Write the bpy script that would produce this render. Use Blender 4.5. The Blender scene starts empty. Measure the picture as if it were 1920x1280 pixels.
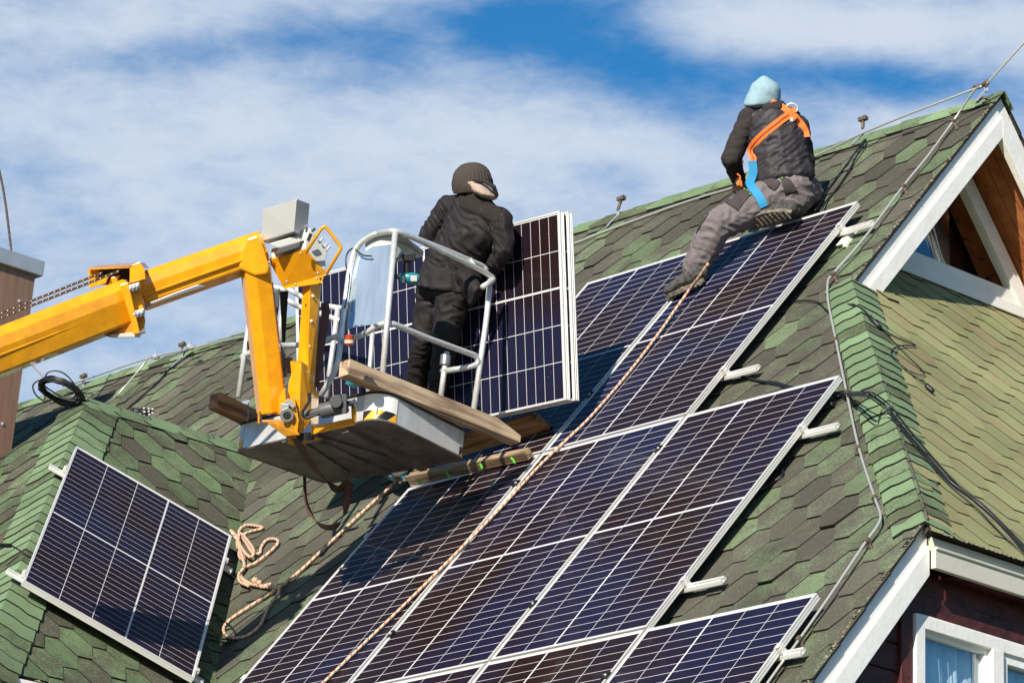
import bpy, bmesh, math, random
from mathutils import Vector as V, Matrix, noise
random.seed(7)
D = bpy.data
scene = bpy.context.scene
COL = scene.collection
# ------------------------------------------------------------------ camera
FPX = 7155.85
CM = Matrix(((0.999374, -0.01122, 0.033544), (0.035371, 0.317008, -0.947763), (0.0, 0.948356, 0.317207)))  # world -> (right, down, forward)
CI = CM.transposed()
CAM = V((0, 0, 1.6))
cd = D.cameras.new('camera'); cam = D.objects.new('camera', cd); COL.objects.link(cam)
r, d, f = CM[0], CM[1], CM[2]
cam.matrix_world = Matrix(((r[0], -d[0], -f[0], 0), (r[1], -d[1], -f[1], 0), (r[2], -d[2], -f[2], 1.6), (0, 0, 0, 1)))
cd.sensor_width = 36; cd.lens = 36 * FPX / 1920; cd.clip_start = 0.5; cd.clip_end = 2000
scene.camera = cam

def ray(x, y): return CI @ V(((x - 960) / FPX, (y - 640) / FPX, 1.0))
def P(x, y, Z): return CAM + ray(x, y) * Z
def hit(x, y, o, n, h=0.0):
    dd = ray(x, y); return CAM + dd * ((o + n * h - CAM).dot(n) / dd.dot(n))
# ------------------------------------------------------------------ house frame
nM = V((-0.547809, -0.523607, 0.652488)).normalized(); oM = V((0.519252, 22.565714, 9.460668))
uM = V((0.690957, -0.722895, 0)).normalized(); upM = V((0.471681, 0.450842, 0.757799)).normalized()
oL = V((-2.680108, 22.315992, 8.202872)); uL = V((0.728592, 0.684948, 0)).normalized(); nL = V((0.497184, -0.528863, 0.687831)).normalized()
AP = V((2.86894, 21.249238, 10.376953))
HX = uM; HY = V((-uM[1], uM[0], 0)); HZ = V((0, 0, 1))
def HW(x, y, z): return AP + HX * x + HY * y + HZ * z
def toH(p): q = p - AP; return V((q.dot(HX), q.dot(HY), q.z))
def onM(x, y, h=0.0): return hit(x, y, oM, nM, h)
def onL(x, y, h=0.0): return hit(x, y, oL, nL, h)
_a = onM(1600, 527); _b = onM(1735, 975)
nH = HY.cross(_b - _a).normalized()
if nH.z < 0: nH = -nH
oH = _a
def onH(x, y, h=0.0): return hit(x, y, oH, nH, h)
def dist(p, o, n): return (p - o).dot(n)

# ------------------------------------------------------------------ materials
def mat(name, col=(.5, .5, .5), rough=.5, metal=0, spec=.5, var=0, vscale=8, bump=0, bscale=60, coat=0, col2=None, streak=None):
    m = D.materials.new(name); m.use_nodes = True; nt = m.node_tree; N = nt.nodes; L = nt.links
    b = N['Principled BSDF']; b.inputs['Base Color'].default_value = (*col, 1); b.inputs['Roughness'].default_value = rough
    b.inputs['Metallic'].default_value = metal; b.inputs['Specular IOR Level'].default_value = spec; b.inputs['Coat Weight'].default_value = coat
    tc = N.new('ShaderNodeTexCoord'); mp = N.new('ShaderNodeMapping'); L.new(tc.outputs['Object'], mp.inputs[0])
    if streak: mp.inputs['Scale'].default_value = streak
    if var or col2:
        n = N.new('ShaderNodeTexNoise'); n.inputs['Scale'].default_value = vscale; n.inputs['Detail'].default_value = 6; n.inputs['Roughness'].default_value = .65
        L.new(mp.outputs[0], n.inputs[0])
        rp = N.new('ShaderNodeValToRGB'); L.new(n.outputs[0], rp.inputs[0])
        c2 = col2 if col2 else tuple(max(0, c * (1 - var)) for c in col)
        rp.color_ramp.elements[0].position = .35; rp.color_ramp.elements[1].position = .65
        rp.color_ramp.elements[0].color = (*c2, 1); rp.color_ramp.elements[1].color = (*col, 1)
        L.new(rp.outputs[0], b.inputs['Base Color'])
        mr = N.new('ShaderNodeMapRange'); mr.inputs['To Min'].default_value = min(1, rough * 1.25); mr.inputs['To Max'].default_value = rough * .85
        L.new(n.outputs[0], mr.inputs[0]); L.new(mr.outputs[0], b.inputs['Roughness'])
    if bump:
        n2 = N.new('ShaderNodeTexNoise'); n2.inputs['Scale'].default_value = bscale; n2.inputs['Detail'].default_value = 5
        L.new(mp.outputs[0], n2.inputs[0]); bp = N.new('ShaderNodeBump'); bp.inputs['Strength'].default_value = bump; bp.inputs['Distance'].default_value = .01
        L.new(n2.outputs[0], bp.inputs['Height']); L.new(bp.outputs[0], b.inputs['Normal'])
    return m

def mth(nt, op, a, b=None, c=None):
    n = nt.nodes.new('ShaderNodeMath'); n.operation = op
    for i, v in enumerate((a, b, c)):
        if v is None: continue
        if isinstance(v, (int, float)): n.inputs[i].default_value = v
        else: nt.links.new(v, n.inputs[i])
    return n.outputs[0]

def shingle_mat(name, dark, green, bias, speck=None):
    m = D.materials.new(name); m.use_nodes = True; nt = m.node_tree; N = nt.nodes; L = nt.links; b = N['Principled BSDF']
    b.inputs['Roughness'].default_value = .95; b.inputs['Specular IOR Level'].default_value = .15
    at = N.new('ShaderNodeAttribute'); at.attribute_name = 'tone'
    sp = N.new('ShaderNodeSeparateColor'); L.new(at.outputs['Color'], sp.inputs[0])
    tc = N.new('ShaderNodeTexCoord')
    n1 = N.new('ShaderNodeTexNoise'); n1.inputs['Scale'].default_value = 5; n1.inputs['Detail'].default_value = 8; n1.inputs['Roughness'].default_value = .7; L.new(tc.outputs['Object'], n1.inputs[0])
    n2 = N.new('ShaderNodeTexNoise'); n2.inputs['Scale'].default_value = 95; n2.inputs['Detail'].default_value = 4; n2.inputs['Roughness'].default_value = .7; L.new(tc.outputs['Object'], n2.inputs[0])
    # green share: tab tone + blotches + grains
    s = mth(nt, 'ADD', mth(nt, 'MULTIPLY', sp.outputs[0], 1.05), mth(nt, 'MULTIPLY', mth(nt, 'SUBTRACT', n1.outputs[0], .5), 2.6))
    s = mth(nt, 'ADD', s, mth(nt, 'MULTIPLY', mth(nt, 'SUBTRACT', n2.outputs[0], .5), 3.6))
    s = mth(nt, 'ADD', s, bias)
    cl = N.new('ShaderNodeMapRange'); cl.inputs['From Min'].default_value = .2; cl.inputs['From Max'].default_value = .9; L.new(s, cl.inputs[0])
    mx = N.new('ShaderNodeMix'); mx.data_type = 'RGBA'; L.new(cl.outputs[0], mx.inputs['Factor'])
    mx.inputs['A'].default_value = (*dark, 1); mx.inputs['B'].default_value = (*green, 1)
    out = mx.outputs['Result']
    n3 = N.new('ShaderNodeTexNoise'); n3.inputs['Scale'].default_value = 130; n3.inputs['Detail'].default_value = 1; L.new(tc.outputs['Object'], n3.inputs[0])
    gr = N.new('ShaderNodeValToRGB'); gr.color_ramp.elements[0].position = .64; gr.color_ramp.elements[1].position = .70; L.new(n3.outputs[0], gr.inputs[0])
    m2 = N.new('ShaderNodeMix'); m2.data_type = 'RGBA'; L.new(mth(nt, 'MULTIPLY', gr.outputs[0], .6), m2.inputs['Factor'])
    L.new(out, m2.inputs['A']); m2.inputs['B'].default_value = (*(speck or (.26, .22, .15)), 1)
    # lichen / worn patches
    n4 = N.new('ShaderNodeTexNoise'); n4.inputs['Scale'].default_value = 1.3; n4.inputs['Detail'].default_value = 6; L.new(tc.outputs['Object'], n4.inputs[0])
    w = N.new('ShaderNodeMapRange'); w.inputs['From Min'].default_value = .3; w.inputs['From Max'].default_value = .7; w.inputs['To Min'].default_value = .8; w.inputs['To Max'].default_value = 1.2; L.new(n4.outputs[0], w.inputs[0])
    br = mth(nt, 'MULTIPLY', mth(nt, 'MULTIPLY_ADD', sp.outputs[1], .4, .8), w.outputs[0])
    vm = N.new('ShaderNodeVectorMath'); vm.operation = 'SCALE'; L.new(m2.outputs['Result'], vm.inputs[0]); L.new(br, vm.inputs['Scale'])
    L.new(vm.outputs[0], b.inputs['Base Color'])
    bp = N.new('ShaderNodeBump'); bp.inputs['Strength'].default_value = .9; bp.inputs['Distance'].default_value = .006; L.new(n2.outputs[0], bp.inputs['Height']); L.new(bp.outputs[0], b.inputs['Normal'])
    return m

def wood_mat(name, light, dark, scale=1.0, rough=.8):
    m = D.materials.new(name); m.use_nodes = True; nt = m.node_tree; N = nt.nodes; L = nt.links; b = N['Principled BSDF']
    b.inputs['Roughness'].default_value = rough; b.inputs['Specular IOR Level'].default_value = .25
    tc = N.new('ShaderNodeTexCoord'); mp = N.new('ShaderNodeMapping'); mp.inputs['Scale'].default_value = (2 * scale, 26 * scale, 26 * scale); L.new(tc.outputs['Object'], mp.inputs[0])
    n = N.new('ShaderNodeTexNoise'); n.inputs['Scale'].default_value = 1; n.inputs['Detail'].default_value = 8; n.inputs['Distortion'].default_value = .6; L.new(mp.outputs[0], n.inputs[0])
    n2 = N.new('ShaderNodeTexNoise'); n2.inputs['Scale'].default_value = 3; n2.inputs['Detail'].default_value = 5; L.new(tc.outputs['Object'], n2.inputs[0])
    a = mth(nt, 'ADD', mth(nt, 'MULTIPLY', n.outputs[0], .7), mth(nt, 'MULTIPLY', n2.outputs[0], .4))
    rp = N.new('ShaderNodeValToRGB'); L.new(a, rp.inputs[0]); e = rp.color_ramp.elements
    e[0].position = .44; e[0].color = (*dark, 1); e[1].position = .62; e[1].color = (*light, 1)
    mp3 = N.new('ShaderNodeMapping'); mp3.inputs['Scale'].default_value = (1.2 * scale, 34 * scale, 34 * scale); L.new(tc.outputs['Object'], mp3.inputs[0])
    n3 = N.new('ShaderNodeTexNoise'); n3.inputs['Scale'].default_value = 1; n3.inputs['Detail'].default_value = 3; L.new(mp3.outputs[0], n3.inputs[0])
    ck = N.new('ShaderNodeMapRange'); ck.inputs['From Min'].default_value = .30; ck.inputs['From Max'].default_value = .36; ck.inputs['To Min'].default_value = .35; L.new(n3.outputs[0], ck.inputs[0])
    vk = N.new('ShaderNodeVectorMath'); vk.operation = 'SCALE'; L.new(rp.outputs[0], vk.inputs[0]); L.new(ck.outputs[0], vk.inputs['Scale'])
    L.new(vk.outputs[0], b.inputs['Base Color'])
    bp = N.new('ShaderNodeBump'); bp.inputs['Strength'].default_value = .5; bp.inputs['Distance'].default_value = .006; L.new(n.outputs[0], bp.inputs['Height']); L.new(bp.outputs[0], b.inputs['Normal'])
    return m

def stripe_mat(name, c1, c2, freq, twist, rough=.8, duty=.55):
    m = D.materials.new(name); m.use_nodes = True; nt = m.node_tree; N = nt.nodes; L = nt.links; b = N['Principled BSDF']
    b.inputs['Roughness'].default_value = rough
    uv = N.new('ShaderNodeUVMap'); uv.uv_map = 'uv'; s = N.new('ShaderNodeSeparateXYZ'); L.new(uv.outputs[0], s.inputs[0])
    a = mth(nt, 'FRACT', mth(nt, 'ADD', mth(nt, 'MULTIPLY', s.outputs[0], freq), mth(nt, 'MULTIPLY', s.outputs[1], twist)))
    k = mth(nt, 'GREATER_THAN', a, duty)
    mx = N.new('ShaderNodeMix'); mx.data_type = 'RGBA'; L.new(k, mx.inputs['Factor']); mx.inputs['A'].default_value = (*c1, 1); mx.inputs['B'].default_value = (*c2, 1)
    L.new(mx.outputs['Result'], b.inputs['Base Color'])
    # braid
    w = mth(nt, 'SINE', mth(nt, 'ADD', mth(nt, 'MULTIPLY', s.outputs[0], 700), mth(nt, 'MULTIPLY', s.outputs[1], 12.566)))
    bp = N.new('ShaderNodeBump'); bp.inputs['Strength'].default_value = .2; bp.inputs['Distance'].default_value = .002; L.new(w, bp.inputs['Height']); L.new(bp.outputs[0], b.inputs['Normal'])
    return m

PW, PL = 1.098, 2.176
def cell_mat():
    m = D.materials.new('solar_cells'); m.use_nodes = True; nt = m.node_tree; N = nt.nodes; L = nt.links; b = N['Principled BSDF']
    tc = N.new('ShaderNodeTexCoord'); s = N.new('ShaderNodeSeparateXYZ'); L.new(tc.outputs['Object'], s.inputs[0])
    x = s.outputs[0]; y = mth(nt, 'MULTIPLY', s.outputs[1], -1)
    # columns: edges .019 ; 5 cells of .2095 ; wide gap after second
    mgx = .0185; cw = .2095; wide = .0105; thin = .003
    def band(v, c, w): return mth(nt, 'LESS_THAN', mth(nt, 'ABSOLUTE', mth(nt, 'SUBTRACT', v, c)), w / 2)
    xs = []; p = mgx
    white = None
    def addw(o):
        nonlocal white
        white = o if white is None else mth(nt, 'MAXIMUM', white, o)
    for i in range(4):
        p += cw; g = wide if i == 1 else thin
        addw(band(x, p + g / 2, g + .0008)); p += g
    addw(mth(nt, 'LESS_THAN', x, mgx)); addw(mth(nt, 'GREATER_THAN', x, p + cw))
    # rows: 15 strips, gap, 15 strips
    mgy = .021; gap = .014; half = (PL - 2 * mgy - gap) / 2; pit = half / 15
    top = mth(nt, 'LESS_THAN', y, PL / 2)
    yy = mth(nt, 'SUBTRACT', y, mth(nt, 'ADD', mgy, mth(nt, 'MULTIPLY', mth(nt, 'SUBTRACT', 1, top), half + gap)))
    fr = mth(nt, 'FRACT', mth(nt, 'DIVIDE', yy, pit))
    addw(mth(nt, 'GREATER_THAN', mth(nt, 'ABSOLUTE', mth(nt, 'SUBTRACT', fr, .5)), .5 - .0015 / pit))
    addw(band(y, PL / 2, gap)); addw(mth(nt, 'LESS_THAN', y, mgy)); addw(mth(nt, 'GREATER_THAN', y, PL - mgy))
    # busbars: thin along y, every cell width/12
    fb = mth(nt, 'FRACT', mth(nt, 'DIVIDE', mth(nt, 'SUBTRACT', x, mgx), cw / 12))
    bus = mth(nt, 'MULTIPLY', mth(nt, 'GREATER_THAN', mth(nt, 'ABSOLUTE', mth(nt, 'SUBTRACT', fb, .5)), .46), .07)
    # solder spots at strip edges
    dot = mth(nt, 'MULTIPLY', mth(nt, 'GREATER_THAN', mth(nt, 'ABSOLUTE', mth(nt, 'SUBTRACT', fb, .5)), .40), mth(nt, 'MULTIPLY', mth(nt, 'GREATER_THAN', mth(nt, 'ABSOLUTE', mth(nt, 'SUBTRACT', fr, .5)), .45), .35))
    bus = mth(nt, 'MAXIMUM', bus, dot)
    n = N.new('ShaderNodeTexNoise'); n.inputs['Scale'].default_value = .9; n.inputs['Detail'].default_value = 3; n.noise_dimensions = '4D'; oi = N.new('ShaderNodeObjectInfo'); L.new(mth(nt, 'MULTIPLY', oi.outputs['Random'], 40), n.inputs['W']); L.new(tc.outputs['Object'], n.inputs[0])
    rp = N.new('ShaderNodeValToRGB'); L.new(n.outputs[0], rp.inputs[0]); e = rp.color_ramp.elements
    e[0].position = .42; e[0].color = (.015, .0065, .006, 1); e[1].position = .58; e[1].color = (.010, .010, .034, 1)  # brown and navy zones: cloud and sky reflections put into the cell colour
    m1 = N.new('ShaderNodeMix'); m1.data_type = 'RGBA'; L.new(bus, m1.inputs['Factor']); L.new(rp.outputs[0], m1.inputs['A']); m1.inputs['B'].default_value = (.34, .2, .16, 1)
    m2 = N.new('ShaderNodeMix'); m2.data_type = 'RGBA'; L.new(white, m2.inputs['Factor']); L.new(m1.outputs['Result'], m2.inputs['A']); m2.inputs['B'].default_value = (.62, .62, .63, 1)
    # dust & chaff specks
    n3 = N.new('ShaderNodeTexVoronoi'); n3.inputs['Scale'].default_value = 26; L.new(tc.outputs['Object'], n3.inputs[0])
    n4 = N.new('ShaderNodeTexNoise'); n4.inputs['Scale'].default_value = 3; L.new(tc.outputs['Object'], n4.inputs[0])
    sk = mth(nt, 'MULTIPLY', mth(nt, 'LESS_THAN', n3.outputs['Distance'], .055), mth(nt, 'GREATER_THAN', n4.outputs[0], .58))
    m3 = N.new('ShaderNodeMix'); m3.data_type = 'RGBA'; L.new(mth(nt, 'MULTIPLY', sk, .6), m3.inputs['Factor']); L.new(m2.outputs['Result'], m3.inputs['A']); m3.inputs['B'].default_value = (.4, .22, .12, 1)
    L.new(m3.outputs['Result'], b.inputs['Base Color'])
    b.inputs['Roughness'].default_value = .35; b.inputs['Specular IOR Level'].default_value = .10
    b.inputs['Coat Weight'].default_value = .16; b.inputs['Coat Roughness'].default_value = .03; b.inputs['Coat IOR'].default_value = 1.3
    return m

M = {}
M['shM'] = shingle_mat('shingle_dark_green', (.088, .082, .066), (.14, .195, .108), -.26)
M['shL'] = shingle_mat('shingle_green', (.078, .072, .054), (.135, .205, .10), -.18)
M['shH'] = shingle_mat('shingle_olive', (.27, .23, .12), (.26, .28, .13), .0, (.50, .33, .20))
M['cap'] = shingle_mat('shingle_cap_green', (.09, .105, .06), (.175, .26, .14), -.02)
M['edge'] = mat('bitumen_edge', (.012, .011, .01), .9, bump=.5, bscale=120)
M['crust'] = mat('crumbled_edge', (.42, .38, .26), .95, col2=(.16, .14, .09), vscale=70, bump=1, bscale=90)
M['deck'] = mat('roof_deck', (.05, .045, .04), .9, var=.4)
M['white'] = mat('white_paint', (.88, .87, .83), .45, col2=(.80, .79, .75), vscale=5, bump=.2, bscale=30)
M['cream'] = mat('cream_paint', (.62, .60, .50), .45, var=.08, vscale=4, bump=.15, bscale=35)
M['primer'] = mat('grey_primer', (.36, .37, .40), .6, var=.1)
M['alu'] = mat('anodised_aluminium', (.80, .79, .76), .38, .35, var=.05)
M['steel'] = mat('galvanised_tube', (.80, .80, .77), .42, .45, var=.22, vscale=14)
M['alusheet'] = mat('scuffed_aluminium_sheet', (.80, .79, .76), .34, .4, var=.28, vscale=9, bump=.12, bscale=20, streak=(1, 1, .35))
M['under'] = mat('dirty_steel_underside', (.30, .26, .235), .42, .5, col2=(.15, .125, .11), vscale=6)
M['yellow'] = mat('amber_paint', (.90, .40, .006), .28, 0, .5, col2=(.74, .30, .006), vscale=11, coat=.6, bump=.04, bscale=14)
M['yellowd'] = mat('amber_paint_worn', (.80, .34, .008), .4, 0, .5, col2=(.35, .16, .03), vscale=16)
M['black'] = mat('black_rubber', (.012, .012, .013), .5, bump=.2)
M['grey'] = mat('dark_grey_plastic', (.09, .095, .10), .45)
M['lgrey'] = mat('light_grey_plastic', (.55, .55, .52), .45)
M['dgreyplate'] = mat('dull_grey_plate', (.28, .29, .3), .4, .6, var=.2)
M['teal'] = mat('teal_plastic', (.02, .22, .27), .35)
M['stitch'] = mat('dark_red_stitching', (.35, .04, .01), .8)
M['orange'] = mat('orange_webbing', (.80, .19, .03), .75, bump=.4, bscale=200)
M['bluew'] = mat('blue_webbing', (.02, .26, .50), .7, bump=.4, bscale=200)
M['brownstrap'] = mat('brown_strap', (.17, .085, .07), .8, var=.3, bump=.3, bscale=150)
M['jacket'] = mat('black_jacket_cloth', (.020, .016, .018), .72, 0, .35, var=.2, vscale=6, bump=.25, bscale=40)
M['panelcloth'] = mat('brown_black_knit', (.024, .019, .016), .9, 0, .3, bump=.5, bscale=220)
M['trousb'] = mat('black_trousers', (.015, .012, .013), .7, 0, .4, var=.2, bump=.3, bscale=50)
M['vest'] = mat('shiny_black_vest', (.028, .024, .029), .62, 0, .45, var=.15, bump=.3, bscale=35)
M['sleeve'] = mat('charcoal_sleeve', (.035, .028, .028), .9, 0, .3, bump=.2, bscale=150)
M['trousg'] = mat('grey_work_trousers', (.185, .160, .162), .85, 0, .3, var=.14, vscale=7, bump=.3, bscale=60)
M['trousp'] = mat('dark_pocket_cloth', (.05, .04, .04), .85, bump=.3, bscale=90)
M['hood'] = mat('pale_blue_fleece', (.29, .43, .49), .95, 0, .2, var=.06, bump=.35, bscale=160)
M['knit'] = mat('brown_knit', (.07, .058, .05), .95, 0, .2, var=.2, bump=.5, bscale=150)
M['scarf'] = mat('beige_fleece', (.42, .33, .27), .95, 0, .2, var=.1, bump=.3, bscale=100)
M['skin'] = mat('skin', (.48, .26, .18), .5, 0, .4, var=.1)
M['glove'] = mat('tan_glove', (.55, .25, .08), .8, bump=.3)
M['boot'] = mat('worn_boot', (.11, .10, .09), .8, col2=(.03, .03, .03), vscale=30, bump=.6, bscale=70)
M['sole'] = mat('dusty_sole', (.30, .25, .19), .85, col2=(.07, .065, .06), vscale=40, bump=.8, bscale=80)
M['cyan'] = mat('cyan_trim', (.03, .33, .55), .6)
M['burg'] = wood_mat('burgundy_boards', (.10, .028, .024), (.045, .015, .015), .6, .5)
M['brownb'] = wood_mat('brown_stained_boards', (.46, .17, .065), (.34, .115, .045), .5, .5)
M['oldwood'] = wood_mat('weathered_beam', (.56, .42, .28), (.22, .15, .10))
M['oldwood2'] = wood_mat('brown_beam', (.42, .23, .11), (.16, .075, .035))
M['plank'] = wood_mat('dusty_plank', (.40, .28, .17), (.13, .08, .05))
M['green'] = mat('green_crayon', (.10, .60, .04), .7)
M['clad'] = mat('brown_sheet_cladding', (.30, .175, .12), .45, .2, var=.3, vscale=5, streak=(6, 6, .4))
M['galv'] = mat('galvanised_cap', (.50, .52, .56), .4, .5, var=.15)
M['rod'] = mat('aluminium_rod', (.66, .65, .60), .45, .6)
M['rust'] = mat('rusty_iron', (.19, .14, .10), .7, .3, col2=(.07, .05, .04), vscale=60)
M['rope'] = stripe_mat('rope_white_orange', (.60, .46, .34), (.48, .16, .06), 22, 1.0, .85, .72)
M['cable'] = mat('black_cable', (.012, .013, .016), .4)
M['curtain'] = mat('net_curtain', (.86, .88, .88), .9, bump=.2)
M['dark'] = mat('dark_room', (.02, .025, .03), .9)
M['red'] = mat('red_plastic', (.42, .05, .01), .35)
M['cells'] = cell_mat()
M['dots'] = mat('white_print', (.72, .66, .66), .8)
def glass_mat():
    m = D.materials.new('window_glass'); m.use_nodes = True; nt = m.node_tree; N = nt.nodes; b = N['Principled BSDF']
    b.inputs['Base Color'].default_value = (.55, .75, .85, 1); b.inputs['Roughness'].default_value = .02
    tr = N.new('ShaderNodeBsdfTransparent'); tr.inputs[0].default_value = (.90, .97, 1, 1)
    gl = N.new('ShaderNodeBsdfGlossy'); gl.inputs['Roughness'].default_value = .02; gl.inputs[0].default_value = (.9, .95, 1, 1)
    mx = N.new('ShaderNodeMixShader'); lw = N.new('ShaderNodeLayerWeight'); lw.inputs[0].default_value = .5
    fr_ = mth(nt, 'MULTIPLY_ADD', mth(nt, 'POWER', lw.outputs['Facing'], 3), .8, .10)
    nt.links.new(fr_, mx.inputs[0]); nt.links.new(tr.outputs[0], mx.inputs[1]); nt.links.new(gl.outputs[0], mx.inputs[2]); nt.links.new(mx.outputs[0], N['Material Output'].inputs[0])
    return m
M['glass'] = glass_mat()
M['skytint'] = mat('sky_tinted_sheet', (.66, .76, .84), .14, .6, var=.3, vscale=7, streak=(1, 1, .3))  # glossy side sheet, blue sky reflection painted into its base colour
def checker_mat():
    m = mat('tread_plate', (.66, .65, .62), .36, .6); nt = m.node_tree; N = nt.nodes; L = nt.links; b = N['Principled BSDF']
    tc = N.new('ShaderNodeTexCoord'); s = N.new('ShaderNodeSeparateXYZ'); L.new(tc.outputs['Object'], s.inputs[0])
    a = mth(nt, 'SINE', mth(nt, 'MULTIPLY', mth(nt, 'ADD', s.outputs[0], mth(nt, 'ADD', s.outputs[1], s.outputs[2])), 800)); c = mth(nt, 'SINE', mth(nt, 'MULTIPLY', mth(nt, 'SUBTRACT', s.outputs[2], mth(nt, 'ADD', s.outputs[1], s.outputs[0])), 800))
    h = mth(nt, 'MULTIPLY', a, c); bp = N.new('ShaderNodeBump'); bp.inputs['Strength'].default_value = .15; bp.inputs['Distance'].default_value = .002
    L.new(h, bp.inputs['Height']); L.new(bp.outputs[0], b.inputs['Normal'])
    rp = N.new('ShaderNodeValToRGB'); L.new(h, rp.inputs[0]); rp.color_ramp.elements[0].color = (.70, .68, .64, 1); rp.color_ramp.elements[1].color = (.78, .76, .72, 1); rp.color_ramp.elements[0].position = .2; rp.color_ramp.elements[1].position = .7
    L.new(rp.outputs[0], b.inputs['Base Color']); return m
M['tread'] = checker_mat()
def hazard_mat():
    m = mat('hazard_stripes', (.8, .8, .8), .4); nt = m.node_tree; N = nt.nodes; L = nt.links; b = N['Principled BSDF']
    uv = N.new('ShaderNodeUVMap'); uv.uv_map = 'uv'; s = N.new('ShaderNodeSeparateXYZ'); L.new(uv.outputs[0], s.inputs[0])
    a = mth(nt, 'FRACT', mth(nt, 'ADD', mth(nt, 'MULTIPLY', s.outputs[0], 7.0), mth(nt, 'MULTIPLY', s.outputs[1], -7)))
    k = mth(nt, 'GREATER_THAN', a, .5)
    mx = N.new('ShaderNodeMix'); mx.data_type = 'RGBA'; L.new(k, mx.inputs['Factor']); mx.inputs['A'].default_value = (.85, .42, .02, 1); mx.inputs['B'].default_value = (.015, .015, .015, 1)
    L.new(mx.outputs['Result'], b.inputs['Base Color']); return m
M['hazard'] = hazard_mat()

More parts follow.
